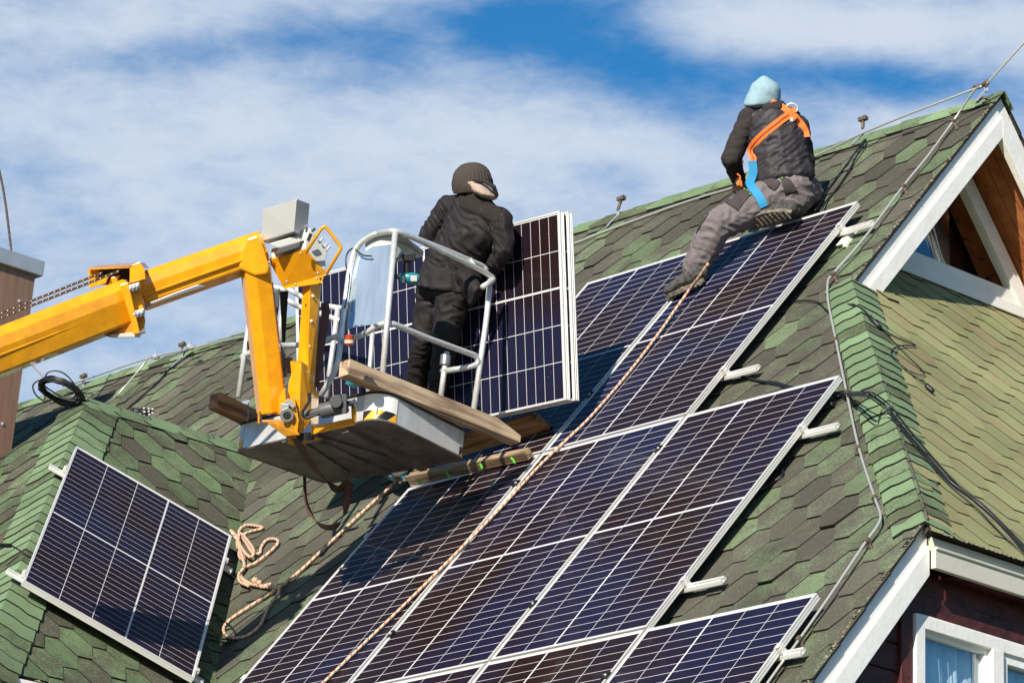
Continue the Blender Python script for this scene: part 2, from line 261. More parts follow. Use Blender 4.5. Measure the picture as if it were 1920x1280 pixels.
# ------------------------------------------------------------------ mesh builder
WM = {}
class MB:
    def __init__(s): s.v = []; s.f = []; s.mi = []; s.uv = {}; s.tone = {}
    def face(s, pts, mi=0, uv=None, tone=None):
        i = len(s.v); s.v += [V(p) for p in pts]; s.f.append(tuple(range(i, i + len(pts)))); s.mi.append(mi)
        k = len(s.f) - 1
        if uv: s.uv[k] = uv
        if tone: s.tone[k] = tone
    def prism(s, poly, vec, mi=0, side_mi=None):
        i = len(s.v); n = len(poly); poly = [V(p) for p in poly]; s.v += poly + [p + vec for p in poly]
        s.f.append(tuple(range(i, i + n))); s.f.append(tuple(range(i + 2 * n - 1, i + n - 1, -1))); s.mi += [mi, mi]
        for k in range(n): s.f.append((i + (k + 1) % n, i + k, i + n + k, i + n + (k + 1) % n)); s.mi.append(side_mi if side_mi is not None else mi)
    def box(s, o, a, b, c, mi=0): s.prism([o, o + a, o + a + b, o + b], c, mi)
    def cbox(s, c, a, b, e, mi=0): s.box(c - a - b - e, a * 2, b * 2, e * 2, mi)
    def beam(s, p0, p1, up, prof, mi=0, scale1=1.0, caps=True):
        p0 = V(p0); p1 = V(p1); dd = (p1 - p0).normalized(); sx = dd.cross(V(up)).normalized(); uy = sx.cross(dd).normalized()
        i = len(s.v); n = len(prof)
        s.v += [p0 + sx * a + uy * b for a, b in prof] + [p1 + (sx * a + uy * b) * scale1 for a, b in prof]
        for k in range(n): s.f.append((i + k, i + (k + 1) % n, i + n + (k + 1) % n, i + n + k)); s.mi.append(mi)
        if caps: s.f.append(tuple(range(i + n - 1, i - 1, -1))); s.f.append(tuple(range(i + n, i + 2 * n))); s.mi += [mi, mi]
    def tube(s, pts, rad, n=10, closed=False, mi=0, smooth_sub=0, flat=None):
        pts = [V(p) for p in pts]
        if smooth_sub: pts = spline(pts, smooth_sub, closed)
        m = len(pts); i0 = len(s.v); L = 0; ls = []
        T = []
        for k in range(m):
            a = pts[(k - 1) % m] if (closed or k > 0) else pts[k]; b = pts[(k + 1) % m] if (closed or k < m - 1) else pts[k]
            T.append((b - a).normalized() if (b - a).length > 1e-9 else V((0, 0, 1)))
        ref = V((0, 0, 1)) if abs(T[0].z) < .9 else V((1, 0, 0))
        nn = T[0].cross(ref).normalized()
        for k in range(m):
            if k: L += (pts[k] - pts[k - 1]).length
            ls.append(L)
            nn = (nn - T[k] * nn.dot(T[k])).normalized(); bb = T[k].cross(nn)
            rr = rad[k] if isinstance(rad, (list, tuple)) else rad
            for j in range(n):
                t = 2 * math.pi * j / n; s.v.append(pts[k] + (nn * math.cos(t) + bb * math.sin(t)) * rr)
        for k in range(m if closed else m - 1):
            k2 = (k + 1) % m
            for j in range(n):
                j2 = (j + 1) % n
                s.f.append((i0 + k * n + j, i0 + k * n + j2, i0 + k2 * n + j2, i0 + k2 * n + j)); s.mi.append(mi)
                l2 = ls[k2] if k2 > k else L + .01
                s.uv[len(s.f) - 1] = [(ls[k], j / n), (ls[k], (j + 1) / n), (l2, (j + 1) / n), (l2, j / n)]
        if not closed:
            s.f.append(tuple(range(i0 + n - 1, i0 - 1, -1))); s.f.append(tuple(range(i0 + (m - 1) * n, i0 + m * n))); s.mi += [mi, mi]
    def ribbon(s, pts, wid, width, th, mi=0, sub=0):
        """flat band following pts; wid = width directions (one or per point)"""
        if sub:
            w = wid if isinstance(wid, list) else [wid] * len(pts)
            q = spline([V(p) for p in pts], sub); w = spline([V(x) for x in w], sub); pts, wid = q, w
        m = len(pts); i0 = len(s.v); pts = [V(p) for p in pts]
        for k in range(m):
            t = (pts[min(k + 1, m - 1)] - pts[max(k - 1, 0)]).normalized()
            w = (wid[k] if isinstance(wid, list) else V(wid)); w = (w - t * w.dot(t)).normalized(); nn = t.cross(w)
            for a, b in ((-1, -1), (1, -1), (1, 1), (-1, 1)): s.v.append(pts[k] + w * a * width / 2 + nn * b * th / 2)
        for k in range(m - 1):
            for j in range(4): s.f.append((i0 + k * 4 + j, i0 + k * 4 + (j + 1) % 4, i0 + k * 4 + 4 + (j + 1) % 4, i0 + k * 4 + 4 + j)); s.mi.append(mi)
        s.f.append((i0 + 3, i0 + 2, i0 + 1, i0)); s.f.append(tuple(i0 + (m - 1) * 4 + j for j in range(4))); s.mi += [mi, mi]
    def ball(s, c, r, mi=0, seg=12, fr=None):
        c = V(c); rr = r if isinstance(r, (tuple, list)) else (r, r, r); fr = fr or (V((1, 0, 0)), V((0, 1, 0)), V((0, 0, 1))); i0 = len(s.v); R = seg // 2
        for a in range(R + 1):
            th = math.pi * a / R
            for b in range(seg):
                ph = 2 * math.pi * b / seg
                s.v.append(c + fr[0] * rr[0] * math.sin(th) * math.cos(ph) + fr[1] * rr[1] * math.sin(th) * math.sin(ph) + fr[2] * rr[2] * math.cos(th))
        for a in range(R):
            for b in range(seg):
                b2 = (b + 1) % seg; s.f.append((i0 + a * seg + b, i0 + (a + 1) * seg + b, i0 + (a + 1) * seg + b2, i0 + a * seg + b2)); s.mi.append(mi)
    def build(s, name, mats, parent=None, smooth=False, bevel=0, origin=None, rot=None, weld=True):
        if not isinstance(mats, (list, tuple)): mats = [mats]
        me = D.meshes.new(name)
        Wm = list(WM[parent.name].translation) if parent is not None else None
        mw = Matrix.Identity(4)
        if rot is not None: mw = rot.to_4x4()
        o = V(origin) if origin is not None else (V(Wm) if Wm is not None else (sum(s.v, V()) / len(s.v)))
        mw = Matrix.Translation(o) @ mw; inv = mw.inverted()
        me.from_pydata([inv @ p for p in s.v], [], s.f)
        for mm in mats: me.materials.append(M[mm])
        me.polygons.foreach_set('material_index', s.mi)
        if s.uv:
            ul = me.uv_layers.new(name='uv')
            for k, uv in s.uv.items():
                for li, u in zip(me.polygons[k].loop_indices, uv): ul.data[li].uv = u
        if s.tone:
            ca = me.color_attributes.new('tone', 'FLOAT_COLOR', 'CORNER')
            for k, t in s.tone.items():
                pl = me.polygons[k].loop_indices
                for q, li in enumerate(pl): ca.data[li].color = t[q] if isinstance(t, list) else t
        bm = bmesh.new(); bm.from_mesh(me)
        if weld: bmesh.ops.remove_doubles(bm, verts=bm.verts, dist=1e-5)
        if not s.tone: bmesh.ops.recalc_face_normals(bm, faces=bm.faces)
        bm.to_mesh(me); bm.free()
        if smooth:
            me.polygons.foreach_set('use_smooth', [True] * len(me.polygons))
            if smooth != 'all': me.set_sharp_from_angle(angle=math.radians(40))
        ob = D.objects.new(name, me); COL.objects.link(ob)
        if parent is not None:
            ob.parent = parent; pl = WM[parent.name]
            ob.matrix_parent_inverse = Matrix.Identity(4); ob.matrix_basis = pl.inverted() @ mw
        else: ob.matrix_basis = mw
        WM[ob.name] = mw
        if bevel:
            b = ob.modifiers.new('bevel', 'BEVEL'); b.width = bevel; b.segments = 2; b.limit_method = 'ANGLE'; b.angle_limit = math.radians(40)
        return ob

def spline(pts, sub, closed=False):
    out = []; n = len(pts)
    rng = range(n if closed else n - 1)
    for k in rng:
        p1 = pts[k]; p2 = pts[(k + 1) % n]
        p0 = pts[(k - 1) % n] if (closed or k > 0) else p1 * 2 - p2
        p3 = pts[(k + 2) % n] if (closed or k < n - 2) else p2 * 2 - p1
        for j in range(sub):
            t = j / sub
            out.append(.5 * ((2 * p1) + (p2 - p0) * t + (2 * p0 - 5 * p1 + 4 * p2 - p3) * t * t + (3 * p1 - p0 - 3 * p2 + p3) * t ** 3))
    if not closed: out.append(pts[-1])
    return out
def arc_corner(pts, rad, seg=5):
    """round the corners of a polyline"""
    pts = [V(p) for p in pts]; out = [pts[0]]
    for k in range(1, len(pts) - 1):
        a, b, c = pts[k - 1], pts[k], pts[k + 1]; r1 = min(rad, (a - b).length * .48, (c - b).length * .48)
        p = b + (a - b).normalized() * r1; q = b + (c - b).normalized() * r1
        for j in range(seg + 1):
            t = j / seg; out.append(p * (1 - t) ** 2 + b * 2 * t * (1 - t) + q * t * t)
    out.append(pts[-1]); return out
def tag(o, label, cat, group=None, kind=None):
    if label: o['label'] = label
    if cat: o['category'] = cat
    if group: o['group'] = group
    if kind: o['kind'] = kind
    return o
def thing(name, loc, label, cat, group=None):
    o = D.objects.new(name, None); COL.objects.link(o); o.location = loc; o.empty_display_size = .1
    WM[o.name] = Matrix.Translation(V(loc)); return tag(o, label, cat, group)
def frame_mat(x, y, z): return Matrix((x, y, z)).transposed()
# ------------------------------------------------------------------ roofs
def clip2(poly, planes):
    for (px, py, nx, ny) in planes:
        out = []; n = len(poly)
        for k in range(n):
            a = poly[k]; b = poly[(k + 1) % n]
            da = (a[0] - px) * nx + (a[1] - py) * ny; db = (b[0] - px) * nx + (b[1] - py) * ny
            if da >= 0: out.append(a)
            if (da >= 0) != (db >= 0):
                t = da / (da - db); out.append(tuple(a[i] + (b[i] - a[i]) * t for i in range(2)))
        poly = out
        if len(poly) < 3: return []
    return poly
def shingles(mb, o, ex, ey, n, xr, yr, x0, y0, regions, p, b, e, tone, lift=.0095):
    dd = p / 2 - b; j0 = int((yr[0] - y0) / e) - 2; j1 = int((yr[1] - y0) / e) + 2
    for j in range(j0, j1):
        for i in range(int((xr[0] - x0) / p) - 1, int((xr[1] - x0) / p) + 2):
            cx = x0 + (i + .5 * (j % 2)) * p; cy = y0 + j * e
            jit = random.uniform(-.004, .004)
            hx = [(cx - b / 2 + jit, cy), (cx + b / 2 + jit, cy), (cx + b / 2 + dd, cy + e), (cx + b / 2, cy + 2 * e), (cx - b / 2, cy + 2 * e), (cx - b / 2 - dd, cy + e)]
            lf = lift * random.uniform(.6, 1.25); tl = random.uniform(-.002, .002)
            if random.random() < .04: lf *= 1.8
            tn = tone(cx, cy)
            for reg in regions:
                q = clip2(hx, reg)
                if len(q) < 3: continue
                Z = lambda t: lf * (1 - (t[1] - cy) / (2 * e)) + tl * (t[0] - cx) / p
                top = [o + ex * t[0] + ey * t[1] + n * Z(t) for t in q]
                bot = [pt - n * .012 for pt in top]
                mb.face(top, 0, tone=[(tn[0], tn[1], max(0, min(1, (t[1] - cy) / (2 * e))), 1) for t in q])
                for k in range(len(q)):
                    k2 = (k + 1) % len(q); mb.face([top[k2], top[k], bot[k], bot[k2]], 1, tone=(0, 0, 0, 1))
def toneM(x, y):
    r = random.random(); return (.15 + .25 * random.random() if r < .52 else (.45 + .3 * random.random() if r < .82 else .8 + .25 * random.random()), random.random())
house = thing('house', HW(-1.5, 2, -8.7), 'wooden house with steep green shingled roof, white bargeboards and burgundy board walls', 'house')
T = 1.1615; SH = nH.dot(HX) / nH.z     # slopes (rise over run)
zM = lambda y: T * y
# main roof, front slope
exM, eyM = uM, upM; orgM = HW(0, 0, 0)
hx_, hy_ = toH(_b)[0] - 0.02, 0
sl = math.hypot(1, T)     # slope length per unit y
def m2(x, y): return (x, y * sl)
tip = m2(0.0, -1.336); hb = m2(2.118, -3.23)
hd = (hb[0] - tip[0], hb[1] - tip[1])
EAVE = -6.0
regA = [(0.03, 0, -1, 0), (0, 0, 0, -1), (0, EAVE * sl, 0, 1), (-11.2, 0, 1, 0)]
regB = [(0.03, 0, 1, 0), (2.13, 0, -1, 0), (tip[0], tip[1] + .03, hd[1], -hd[0]), (0, EAVE * sl, 0, 1)]
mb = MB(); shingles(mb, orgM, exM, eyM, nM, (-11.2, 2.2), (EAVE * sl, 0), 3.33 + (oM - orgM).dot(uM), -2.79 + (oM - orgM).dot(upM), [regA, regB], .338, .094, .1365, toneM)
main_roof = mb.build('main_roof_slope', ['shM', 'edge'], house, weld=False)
# deck under it
mb = MB()
def slab(mb, pts, n, th, off=-.012, mi=0): mb.prism([p + n * off for p in pts], -n * th, mi)
Hm = lambda x, y: HW(x, y, T * y)
slab(mb, [Hm(-11.2, 0), Hm(0, 0), Hm(.0, -1.30), Hm(2.09, -3.2), Hm(2.09, EAVE), Hm(-11.2, EAVE)], nM, .035)
mb.build('roof_deck', ['deck'], house)
# back slope
nB = V((0, 0, 0)) + HY * T + HZ; nB.normalize()
mb = MB(); eyB = (-HY + HZ * T).normalized()
shingles(mb, orgM, -HX, eyB, nB, (-.05, 11.2), (-1.9, 0), 0, 0, [[(-.03, 0, 1, 0), (11.2, 0, -1, 0), (0, 0, 0, -1), (0, -9, 0, 1)]], .338, .094, .1365, toneM)
slab(mb, [HW(-11.2, 0, 0), HW(0, 0, 0), HW(0, 6, -6 * T), HW(-11.2, 6, -6 * T)], nB, .035, -.012, 1)
mb.build('rear_roof_slope', ['shM', 'edge'], house, weld=False)
# hipped end H
upH = nH.cross(HY); upH = upH if upH.z > 0 else -upH
def h2(p): q = p - oH; return (q.dot(HY), q.dot(upH))
hA = h2(_a); hB = h2(_b)
hd = (hB[0] - hA[0], hB[1] - hA[1])
zlow = h2(HW(2.19, -2.5, -3.83))[1]
wallx = -.35
def HH(x, y): return HW(x, y, toH(oH)[2] - (x - toH(oH)[0]) * SH)
ztop = h2(HH(wallx, 0))[1]
mb = MB()
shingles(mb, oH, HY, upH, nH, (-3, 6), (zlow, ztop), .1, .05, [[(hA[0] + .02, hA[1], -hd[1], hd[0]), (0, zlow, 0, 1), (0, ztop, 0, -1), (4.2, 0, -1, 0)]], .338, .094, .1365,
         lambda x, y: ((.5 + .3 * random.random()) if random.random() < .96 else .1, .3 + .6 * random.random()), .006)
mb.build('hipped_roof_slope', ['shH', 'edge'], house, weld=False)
mb = MB(); slab(mb, [HH(wallx, -1.0), HH(wallx, 4.2), HH(2.17, 4.2), HH(2.17, -3.26), HH(.02, -1.35)], nH, .03)
mb.build('roof_deck', ['deck'], house)
# left cross gable: slope L facing right, hip K facing front, rear slope
zr = -1.51; xr = -5.21; yr = -2.70; TL = .726 / .688
def LL(x, y): return HW(x, y, zr - (x - xr) * TL)
eyL = nL.cross(HY); eyL = eyL if eyL.z > 0 else -eyL
eyL = nL.cross(uL); eyL = eyL if eyL.z > 0 else -eyL
oLs = oL
def l2(p): q = p - oLs; return (q.dot(uL), q.dot(eyL))
def onLs(x, y):  # point of the slope at house x,y
    base = HW(x, y, 0); return base + HZ * ((oLs - base).dot(nL) / nL.z)
xl = -2.80
e0 = l2(onLs(xl, -4))[1]
ra = l2(onLs(xr, yr)); kc = l2(onLs(xl, yr - (xl - xr))); hk = (kc[0] - ra[0], kc[1] - ra[1])
mb = MB()
toneL = lambda x, y: ((.1 + .3 * random.random()) if random.random() < .5 else (.5 + .5 * random.random()), random.random())
shingles(mb, oLs, uL, eyL, nL, (-3.4, 2.6), (e0, ra[1]), -1.287, -2.016, [[(ra[0], ra[1], -hk[1], hk[0]), (0, e0, 0, 1), (0, ra[1], 0, -1), (l2(onLs(xr, -.9))[0], 0, -1, 0)]], .334, .1, .1415, toneL)
mb.build('side_roof_slope', ['shL', 'edge'], house, weld=False)
mb = MB(); slab(mb, [onLs(xr, -1.2), onLs(xr, yr), onLs(xl, yr - (xl - xr)), onLs(xl, -1.2)], nL, .035)
mb.build('roof_deck', ['deck'], house)
# hip K
ridgeE = onLs(xr, yr); cornE = onLs(xl, yr - (xl - xr))
nK = HX.cross(cornE - ridgeE).normalized(); nK = nK if nK.z > 0 else -nK
upK = nK.cross(HX); upK = upK if upK.z > 0 else -upK
def k2(p): q = p - ridgeE; return (q.dot(HX), q.dot(upK))
kk = k2(cornE)
mb = MB()
shingles(mb, ridgeE, HX, upK, nK, (-3, 3), (kk[1], 0), 0, 0, [[(0, 0, kk[1], -kk[0]), (0, 0, -kk[1] * -1, -kk[0]), (0, kk[1], 0, 1)]] if False else [[(0, 0, kk[1], -kk[0])] + [(0, kk[1], 0, 1), (0, 0, -kk[1], -kk[0])]], .334, .1, .1415, toneL)
mb.build('front_roof_slope', ['shL', 'edge'], house, weld=False)
mb = MB(); cornW = cornE - HX * (cornE - ridgeE).dot(HX) * 2
slab(mb, [ridgeE, cornE, cornW], nK, .035)
nW = V(); nW = (HZ - HX * TL); nW.normalize()
slab(mb, [ridgeE, cornW, cornW + HY * 6, ridgeE + HY * 2.2], nW, .035, 0)
mb.build('roof_deck', ['deck'], house)
# caps: folded shingles along a ridge/hip
def caps(name, a, b, n1, n2, w, exp, pieces_from='b', lift=.016, mats=('cap', 'edge'), notch=.03, bright=.0, parent=house):
    """a lowest end, b top end; each cap overlaps the one below"""
    mb = MB(); dd = (b - a); Ln = dd.length; dd.normalize()
    s1 = n1.cross(dd).normalized(); s2 = n2.cross(dd).normalized()
    if s1.dot(n2) > 0: s1 = -s1
    if s2.dot(n1) > 0: s2 = -s2
    k = int(Ln / exp) + 1
    for i in range(k):
        t0 = i * exp + random.uniform(-.008, .008); t1 = t0 + exp * 1.35
        tn = (random.choice([.05, .5, .8, .95, .9]) + bright, random.random())
        lf = lift * random.uniform(.85, 1.2); top = (n1 + n2).normalized()
        sk = random.uniform(-.006, .006)
        for s, nn, wj in ((s1, n1, w), (s2, n2, w)):
            L0 = [(0, 0), (.35, notch * .2), (.62, notch), (1, notch * .55)]
            p0 = [a + dd * (t0 + sk + v * (1 if True else 0)) + s * wj * u + nn * (lf + .004 if u > 0 else 0) + (top * (lf + .006) if u == 0 else V()) for u, v in L0]
            p1 = [a + dd * min(t1, Ln + .02) + s * wj * u * .96 + nn * (.010 if u > 0 else 0) + (top * .012 if u == 0 else V()) for u, v in L0]
            for q in range(3):
                mb.face([p0[q], p0[q + 1], p1[q + 1], p1[q]], 0, tone=(tn[0], tn[1], 0, 1))
                mb.face([p0[q + 1], p0[q], p0[q] - nn * .016, p0[q + 1] - nn * .016], 1, tone=(0, 0, 0, 1))
            mb.face([p0[3], p1[3], p1[3] - nn * .016, p0[3] - nn * .016], 1, tone=(0, 0, 0, 1))
    return mb.build(name, list(mats), parent, weld=False)
caps('ridge_cap', HW(-11.2, 0, .0), HW(.03, 0, .0), nM, nB, .12, .255, notch=-.10)
caps('hip_cap', HW(2.13, -3.25, -3.78), HW(.0, -1.34, -1.54), nM, nH, .165, .137, notch=.028, bright=.25)
caps('hip_cap', cornE, ridgeE, nL, nK, .22, .15, notch=-.03, bright=.2)
caps('ridge_cap', ridgeE, ridgeE + HY * 1.6, nL, nW, .13, .26, notch=-.1, bright=.3)
# crumbled granule edge along verges
def crumbs(a, b, n, m, w=.03):
    mb = MB()
    for i in range(m):
        t = random.random(); c = a.lerp(b, t) + n * .006 + n.cross(b - a).normalized() * random.uniform(-1, 1) * w * .6 * random.random()
        r = random.uniform(.003, .008); mb.ball(c, (r, r * random.uniform(.6, 1.3), r * .6), seg=6)
    return tag(mb.build('crumbled_shingle_edge', 'crust', house), None, None, kind='stuff')
crumbs(HW(.02, 0, .0), HW(.02, -1.33, -1.33 * T), nM, 200); crumbs(HW(2.115, -3.26, -3.26 * T), HW(2.115, -4.4, -4.4 * T), nM, 200)
crumbs(HH(2.19, -3.2), HH(2.19, -1.6), nH, 150)
crumbs(onLs(xl + .01, -4.8), onLs(xl + .01, -3.2), nL, 100)
mb = MB()
for t0, t1, x in ((0, -1.33, .0), (-3.24, -5.9, 2.09)):
    mb = MB(); mb.prism([HW(x, t0, t0 * T + .004), HW(x, t1, t1 * T + .004), HW(x, t1, t1 * T - .018), HW(x, t0, t0 * T - .018)], HX * .032); mb.build('shingle_edge', 'edge', house)

# bargeboards: two stepped boards
def barge(x, y0, y1, T_, th=.035, h1=.10, h2=.215, cut=None, name='bargeboard', m='white'):
    mb = MB(); s = 1 if T_ > 0 else -1
    z = lambda y, h: T_ * y - .02 - h
    def poly(ha, hb, dx, tt):
        if cut is None: pts = [(y0, z(y0, ha)), (y1, z(y1, ha)), (y1, z(y1, hb)), (y0, z(y0, hb))]
        else: pts = [(y0, z(y0, ha)), ((cut + .02 + ha) / T_, cut), ((cut + .02 + hb) / T_, cut), (y0, z(y0, hb))]
        mb.prism([HW(x + dx, a, b) for a, b in pts], HX * tt)
    poly(0, h1, -.02, th); poly(h1, h2, -.02, th + .016)
    return mb.build(name, m, house, bevel=.003)
barge(0, 0, -1.4, T, h1=.125, h2=.265, cut=-1.60)
barge(0, 0, 1.6, -T, h1=.125, h2=.265)
barge(2.09, -3.20, -6.1, T, h1=.13, h2=.28)
# lower verge top cap tip
# gable window wall behind the bargeboards
gx = -.34
zb = toH(HH(gx, 0))[2]
mb = MB()
inn = .30   # white boards following the slopes
def gb(pts, x0, th, mb=mb, mi=0): mb.prism([HW(x0, a, b) for a, b in pts], HX * th, mi)
z0 = zb + .01; hb_ = .135
yb = (z0 + inn) / T
# base board
gb([(-1.05, z0), (.99, z0), (.86, z0 + hb_), (-.93, z0 + hb_)], gx - .03, .05)
gb([(-1.05, z0 - .02), (1.0, z0 - .02), (.95, z0 + .05), (-1.0, z0 + .05)], gx + .02, .015)
mb.build('white_base_board', 'white', house, bevel=.003)
mb = MB()
yi = lambda z, s, off: s * (-(z + off) / T)
zt = -.30
for s in (1, -1):
    o1, o2 = .24, .43
    pts = [(s * .0, -o1), (yi(z0, s, o1), z0), (yi(z0, s, o2), z0), (0, -o2)]
    mb.prism([HW(gx - .03, a, b) for a, b in pts], HX * .05)
    pts = [(s * .0, -o1 - .07), (yi(z0, s, o1 + .07), z0), (yi(z0, s, o2), z0), (0, -o2)]
    mb.prism([HW(gx + .0205, a, b) for a, b in pts], HX * .012)
mb.build('white_frame_board', 'white', house, bevel=.003)
mb = MB(); mb.prism([HW(gx - .05, 0, -.2), HW(gx - .05, -1.0, z0), HW(gx - .05, .02, z0)], -HX * .01)
gwin = mb.build('gable_window_pane', 'glass', house)
mb = MB(); mb.prism([HW(gx - .30, 0, -.2), HW(gx - .30, -1.0, z0), HW(gx - .30, 1, z0)], -HX * .02); mb.build('loft_interior', 'dark', house)
mb = MB()   # dark upright boards and reveal to the right of the pane
a0 = HW(gx - .27, 0, 0)
for i in range(6):
    y = -.38 + i * .13
    xx = gx - .28 + .004 * (i % 2); ya = y + .004; yb2 = y + .126; zz = lambda q: -abs(q) * T - .3
    mb.prism([HW(xx, ya, z0 - .1), HW(xx, yb2, z0 - .1), HW(xx, yb2, max(zz(yb2), z0)), HW(xx, ya, max(zz(ya), z0))], HX * .022)
mb.build('loft_board_wall', 'burg', house, bevel=.003)
mb = MB(); mb.beam(HW(gx - .10, .10, -.36), HW(gx - .10, .70, z0 - .0), HX, [(-.03, -.1), (.03, -.1), (.03, .1), (-.03, .1)]); mb.build('loft_rafter', 'brownb', house)
mb = MB(); mb.tube([HW(gx - .03, -.30, -.50), HW(gx - .03, -.06, z0 + .12)], .006, 6); mb.build('glazing_bar', 'alu', gwin)
# soffit boards under both slopes of the gablet
for s, nm in ((1, 'soffit'), (-1, 'soffit')):
    mb = MB(); dn = (HY * s * 1 - HZ * T).normalized(); nn = (HY * -s * T - HZ).normalized()
    for i in range(4):
        o = HW(gx - .06 + i * .085, 0, -.15) + dn * .02
        mb.box(o, HX * .078, dn * 1.9, nn * -.02)
        mb.box(o + HX * .078 + nn * -.006, HX * .007, dn * 1.9, nn * -.02)
    mb.build(nm, 'brownb', house, bevel=.003)
# lower eave (fascia, soffit) and wall with window
ex_ = 2.17; ez = toH(HH(ex_, 0))[2]
mb = MB()
mb.prism([HW(ex_ - .02, -3.22, ez - .03), HW(ex_ - .02, 4.2, ez - .03), HW(ex_ - .02, 4.2, ez - .09), HW(ex_ - .02, -3.2, ez - .09)], -HX * .03)
mb.prism([HW(ex_ - .014, -3.2, ez - .08), HW(ex_ - .014, 4.2, ez - .08), HW(ex_ - .014, 4.2, ez - .18), HW(ex_ - .014, -3.2, ez - .18)], -HX * .03)
mb.tube([HW(ex_ - .012, -3.2, ez - .083), HW(ex_ - .012, 4.2, ez - .083)], .009, 8)
mb.build('fascia', 'cream', house, bevel=.003)
wx = 2.0
def onW(x, y, h=0.0): return hit(x, y, HW(wx, 0, 0), HX, h)
mb = MB()
for i in range(2):
    mb.box(HW(ex_ - .06 - i * .105, -3.0, ez - .17 + .005 * (i % 2)), -HX * .10, HY * 7, HZ * .02)
mb.build('soffit', 'burg', house)
WL_ = toH(onW(1712, 1150))[1]; WT_ = toH(onW(1712, 1149))[2]
mb = MB()    # horizontal siding
zt_ = ez - .15
for i in range(16):
    z1 = zt_ - i * .135; yl = (z1 + .30) / T
    ye = 4 if z1 - .07 > WT_ else WL_
    mb.prism([HW(wx, yl - .11, z1 - .128), HW(wx, yl, z1), HW(wx, ye, z1), HW(wx, ye, z1 - .128)], HX * .014)
    mb.prism([HW(wx - .03, yl, z1 + .007), HW(wx - .03, ye, z1 + .007), HW(wx - .03, ye, z1 - .135), HW(wx - .03, yl - .1, z1 - .135)], HX * .032)
mb.build('board_wall', 'burg', house, bevel=.002)
mb = MB(); mb.prism([HW(-10.9, -5.5, -5.5 * T - .25), HW(-10.9, -1, -T - .25), HW(-10.9, 1, -T - .25), HW(-10.9, 4.6, -4.6 * T - .25), HW(-10.9, 4.6, -8.7), HW(-10.9, -5.5, -8.7)], HX * (10.9 - .9))
mb.prism([HW(-.95, -5.5, -5.5 * T - .25), HW(-.95, (zt_ - .1 + .25) / T, zt_ - .1), HW(-.95, 4, zt_ - .1), HW(-.95, 4, -8.7), HW(-.95, -5.5, -8.7)], HX * (wx + .95 - .5))
mb.build('wall', 'burg', house)
# window on the wall
wl = toH(onW(1712, 1150, .03))[1]; wt = toH(onW(1712, 1149, .03))[2]
x1 = wx + .02
def fr(mb, ya, yb_, za, zb_, w, x, th):
    mb.box(HW(x, ya, zb_), HX * th, HY * w, HZ * (za - zb_)); mb.box(HW(x, yb_ - w, zb_), HX * th, HY * w, HZ * (za - zb_))
    mb.box(HW(x, ya + w, za - w), HX * th, HY * (yb_ - ya - 2 * w), HZ * w); mb.box(HW(x, ya + w, zb_), HX * th, HY * (yb_ - ya - 2 * w), HZ * w)
mb = MB(); mb.box(HW(x1 - .15, wl - .02, wt - 1.35), HX * .155, HY * 2.12, HZ * 1.37); 
# window parts
win = MB(); fr(win, wl, wl + 2.1, wt, wt - 1.3, .065, x1 - .02, .05)
ymul = toH(onW(1845, 1215))[1]
win.box(HW(x1 - .022, ymul, wt - 1.24), HX * .058, HY * .085, HZ * 1.176)
window = win.build('window', 'white', house, bevel=.004)
mb = MB(); fr(mb, wl + .058, ymul + .006, wt - .058, wt - 1.25, .03, x1 - .035, .035); fr(mb, ymul + .08, wl + 2.04, wt - .058, wt - 1.25, .055, x1 - .03, .045)
mb.build('sash', 'white', window, bevel=.003)
mb = MB(); mb.box(HW(x1 - .03, wl + .07, wt - 1.24), HX * .006, HY * (ymul - wl - .07), HZ * 1.17); mb.box(HW(x1 - .03, ymul + .12, wt - 1.24), HX * .006, HY * 1.0, HZ * 1.15)
mb.build('pane', 'glass', window)
mb = MB(); mb.box(HW(x1 - .42, wl - .1, wt - 1.4), -HX * .02, HY * 2.4, HZ * 1.6); mb.build('room_interior', 'dark', window)
mb = MB(); n_ = 60
for i in range(n_):     # pleated net curtain
    ya = wl + .05 + i * .016; yb_ = ya + .016; f1 = .03 * math.sin(i * .9) + .015 * math.sin(i * 2.3); f2 = .03 * math.sin((i + 1) * .9) + .015 * math.sin((i + 1) * 2.3)
    mb.face([HW(x1 - .11 + f1, ya, wt), HW(x1 - .11 + f2, yb_, wt), HW(x1 - .11 + f2 * 1.3, yb_ + .06, wt - 1.3), HW(x1 - .11 + f1 * 1.3, ya + .06, wt - 1.3)])
mb.build('curtain', 'curtain', window, smooth='all')
mb = MB()
for y, dz in ((wl + .10, .9), (wl + .14, .9), (wl + .26, .42), (wl + .33, .40)):
    mb = MB(); mb.tube([HW(x1 - .055, y, wt - .07), HW(x1 - .055, y + .03, wt - .07 - dz)], .003, 5); mb.build('blind_cord', 'lgrey', window)
mb = MB(); mb.cbox(HW(x1 - .055, wl + .30, wt - .52), HX * .008, HY * .018, HZ * .04); mb.build('cord_weight', 'lgrey', window)
mb = MB(); mb.cbox(HW(x1 - .085, wl + .37, wt - .50), HX * .008, HY * .018, HZ * .04); mb.build('cord_weight', 'lgrey', window)
mb = MB(); mb.box(HW(wx - .02, wl - .09, wt - 3), HX * .055, HY * .085, HZ * 3.12); mb.box(HW(wx - .02, wl - .004, wt + .006), HX * .05, HY * 2.3, HZ * .105)
mb.build('window_surround', 'burg', house, bevel=.005)
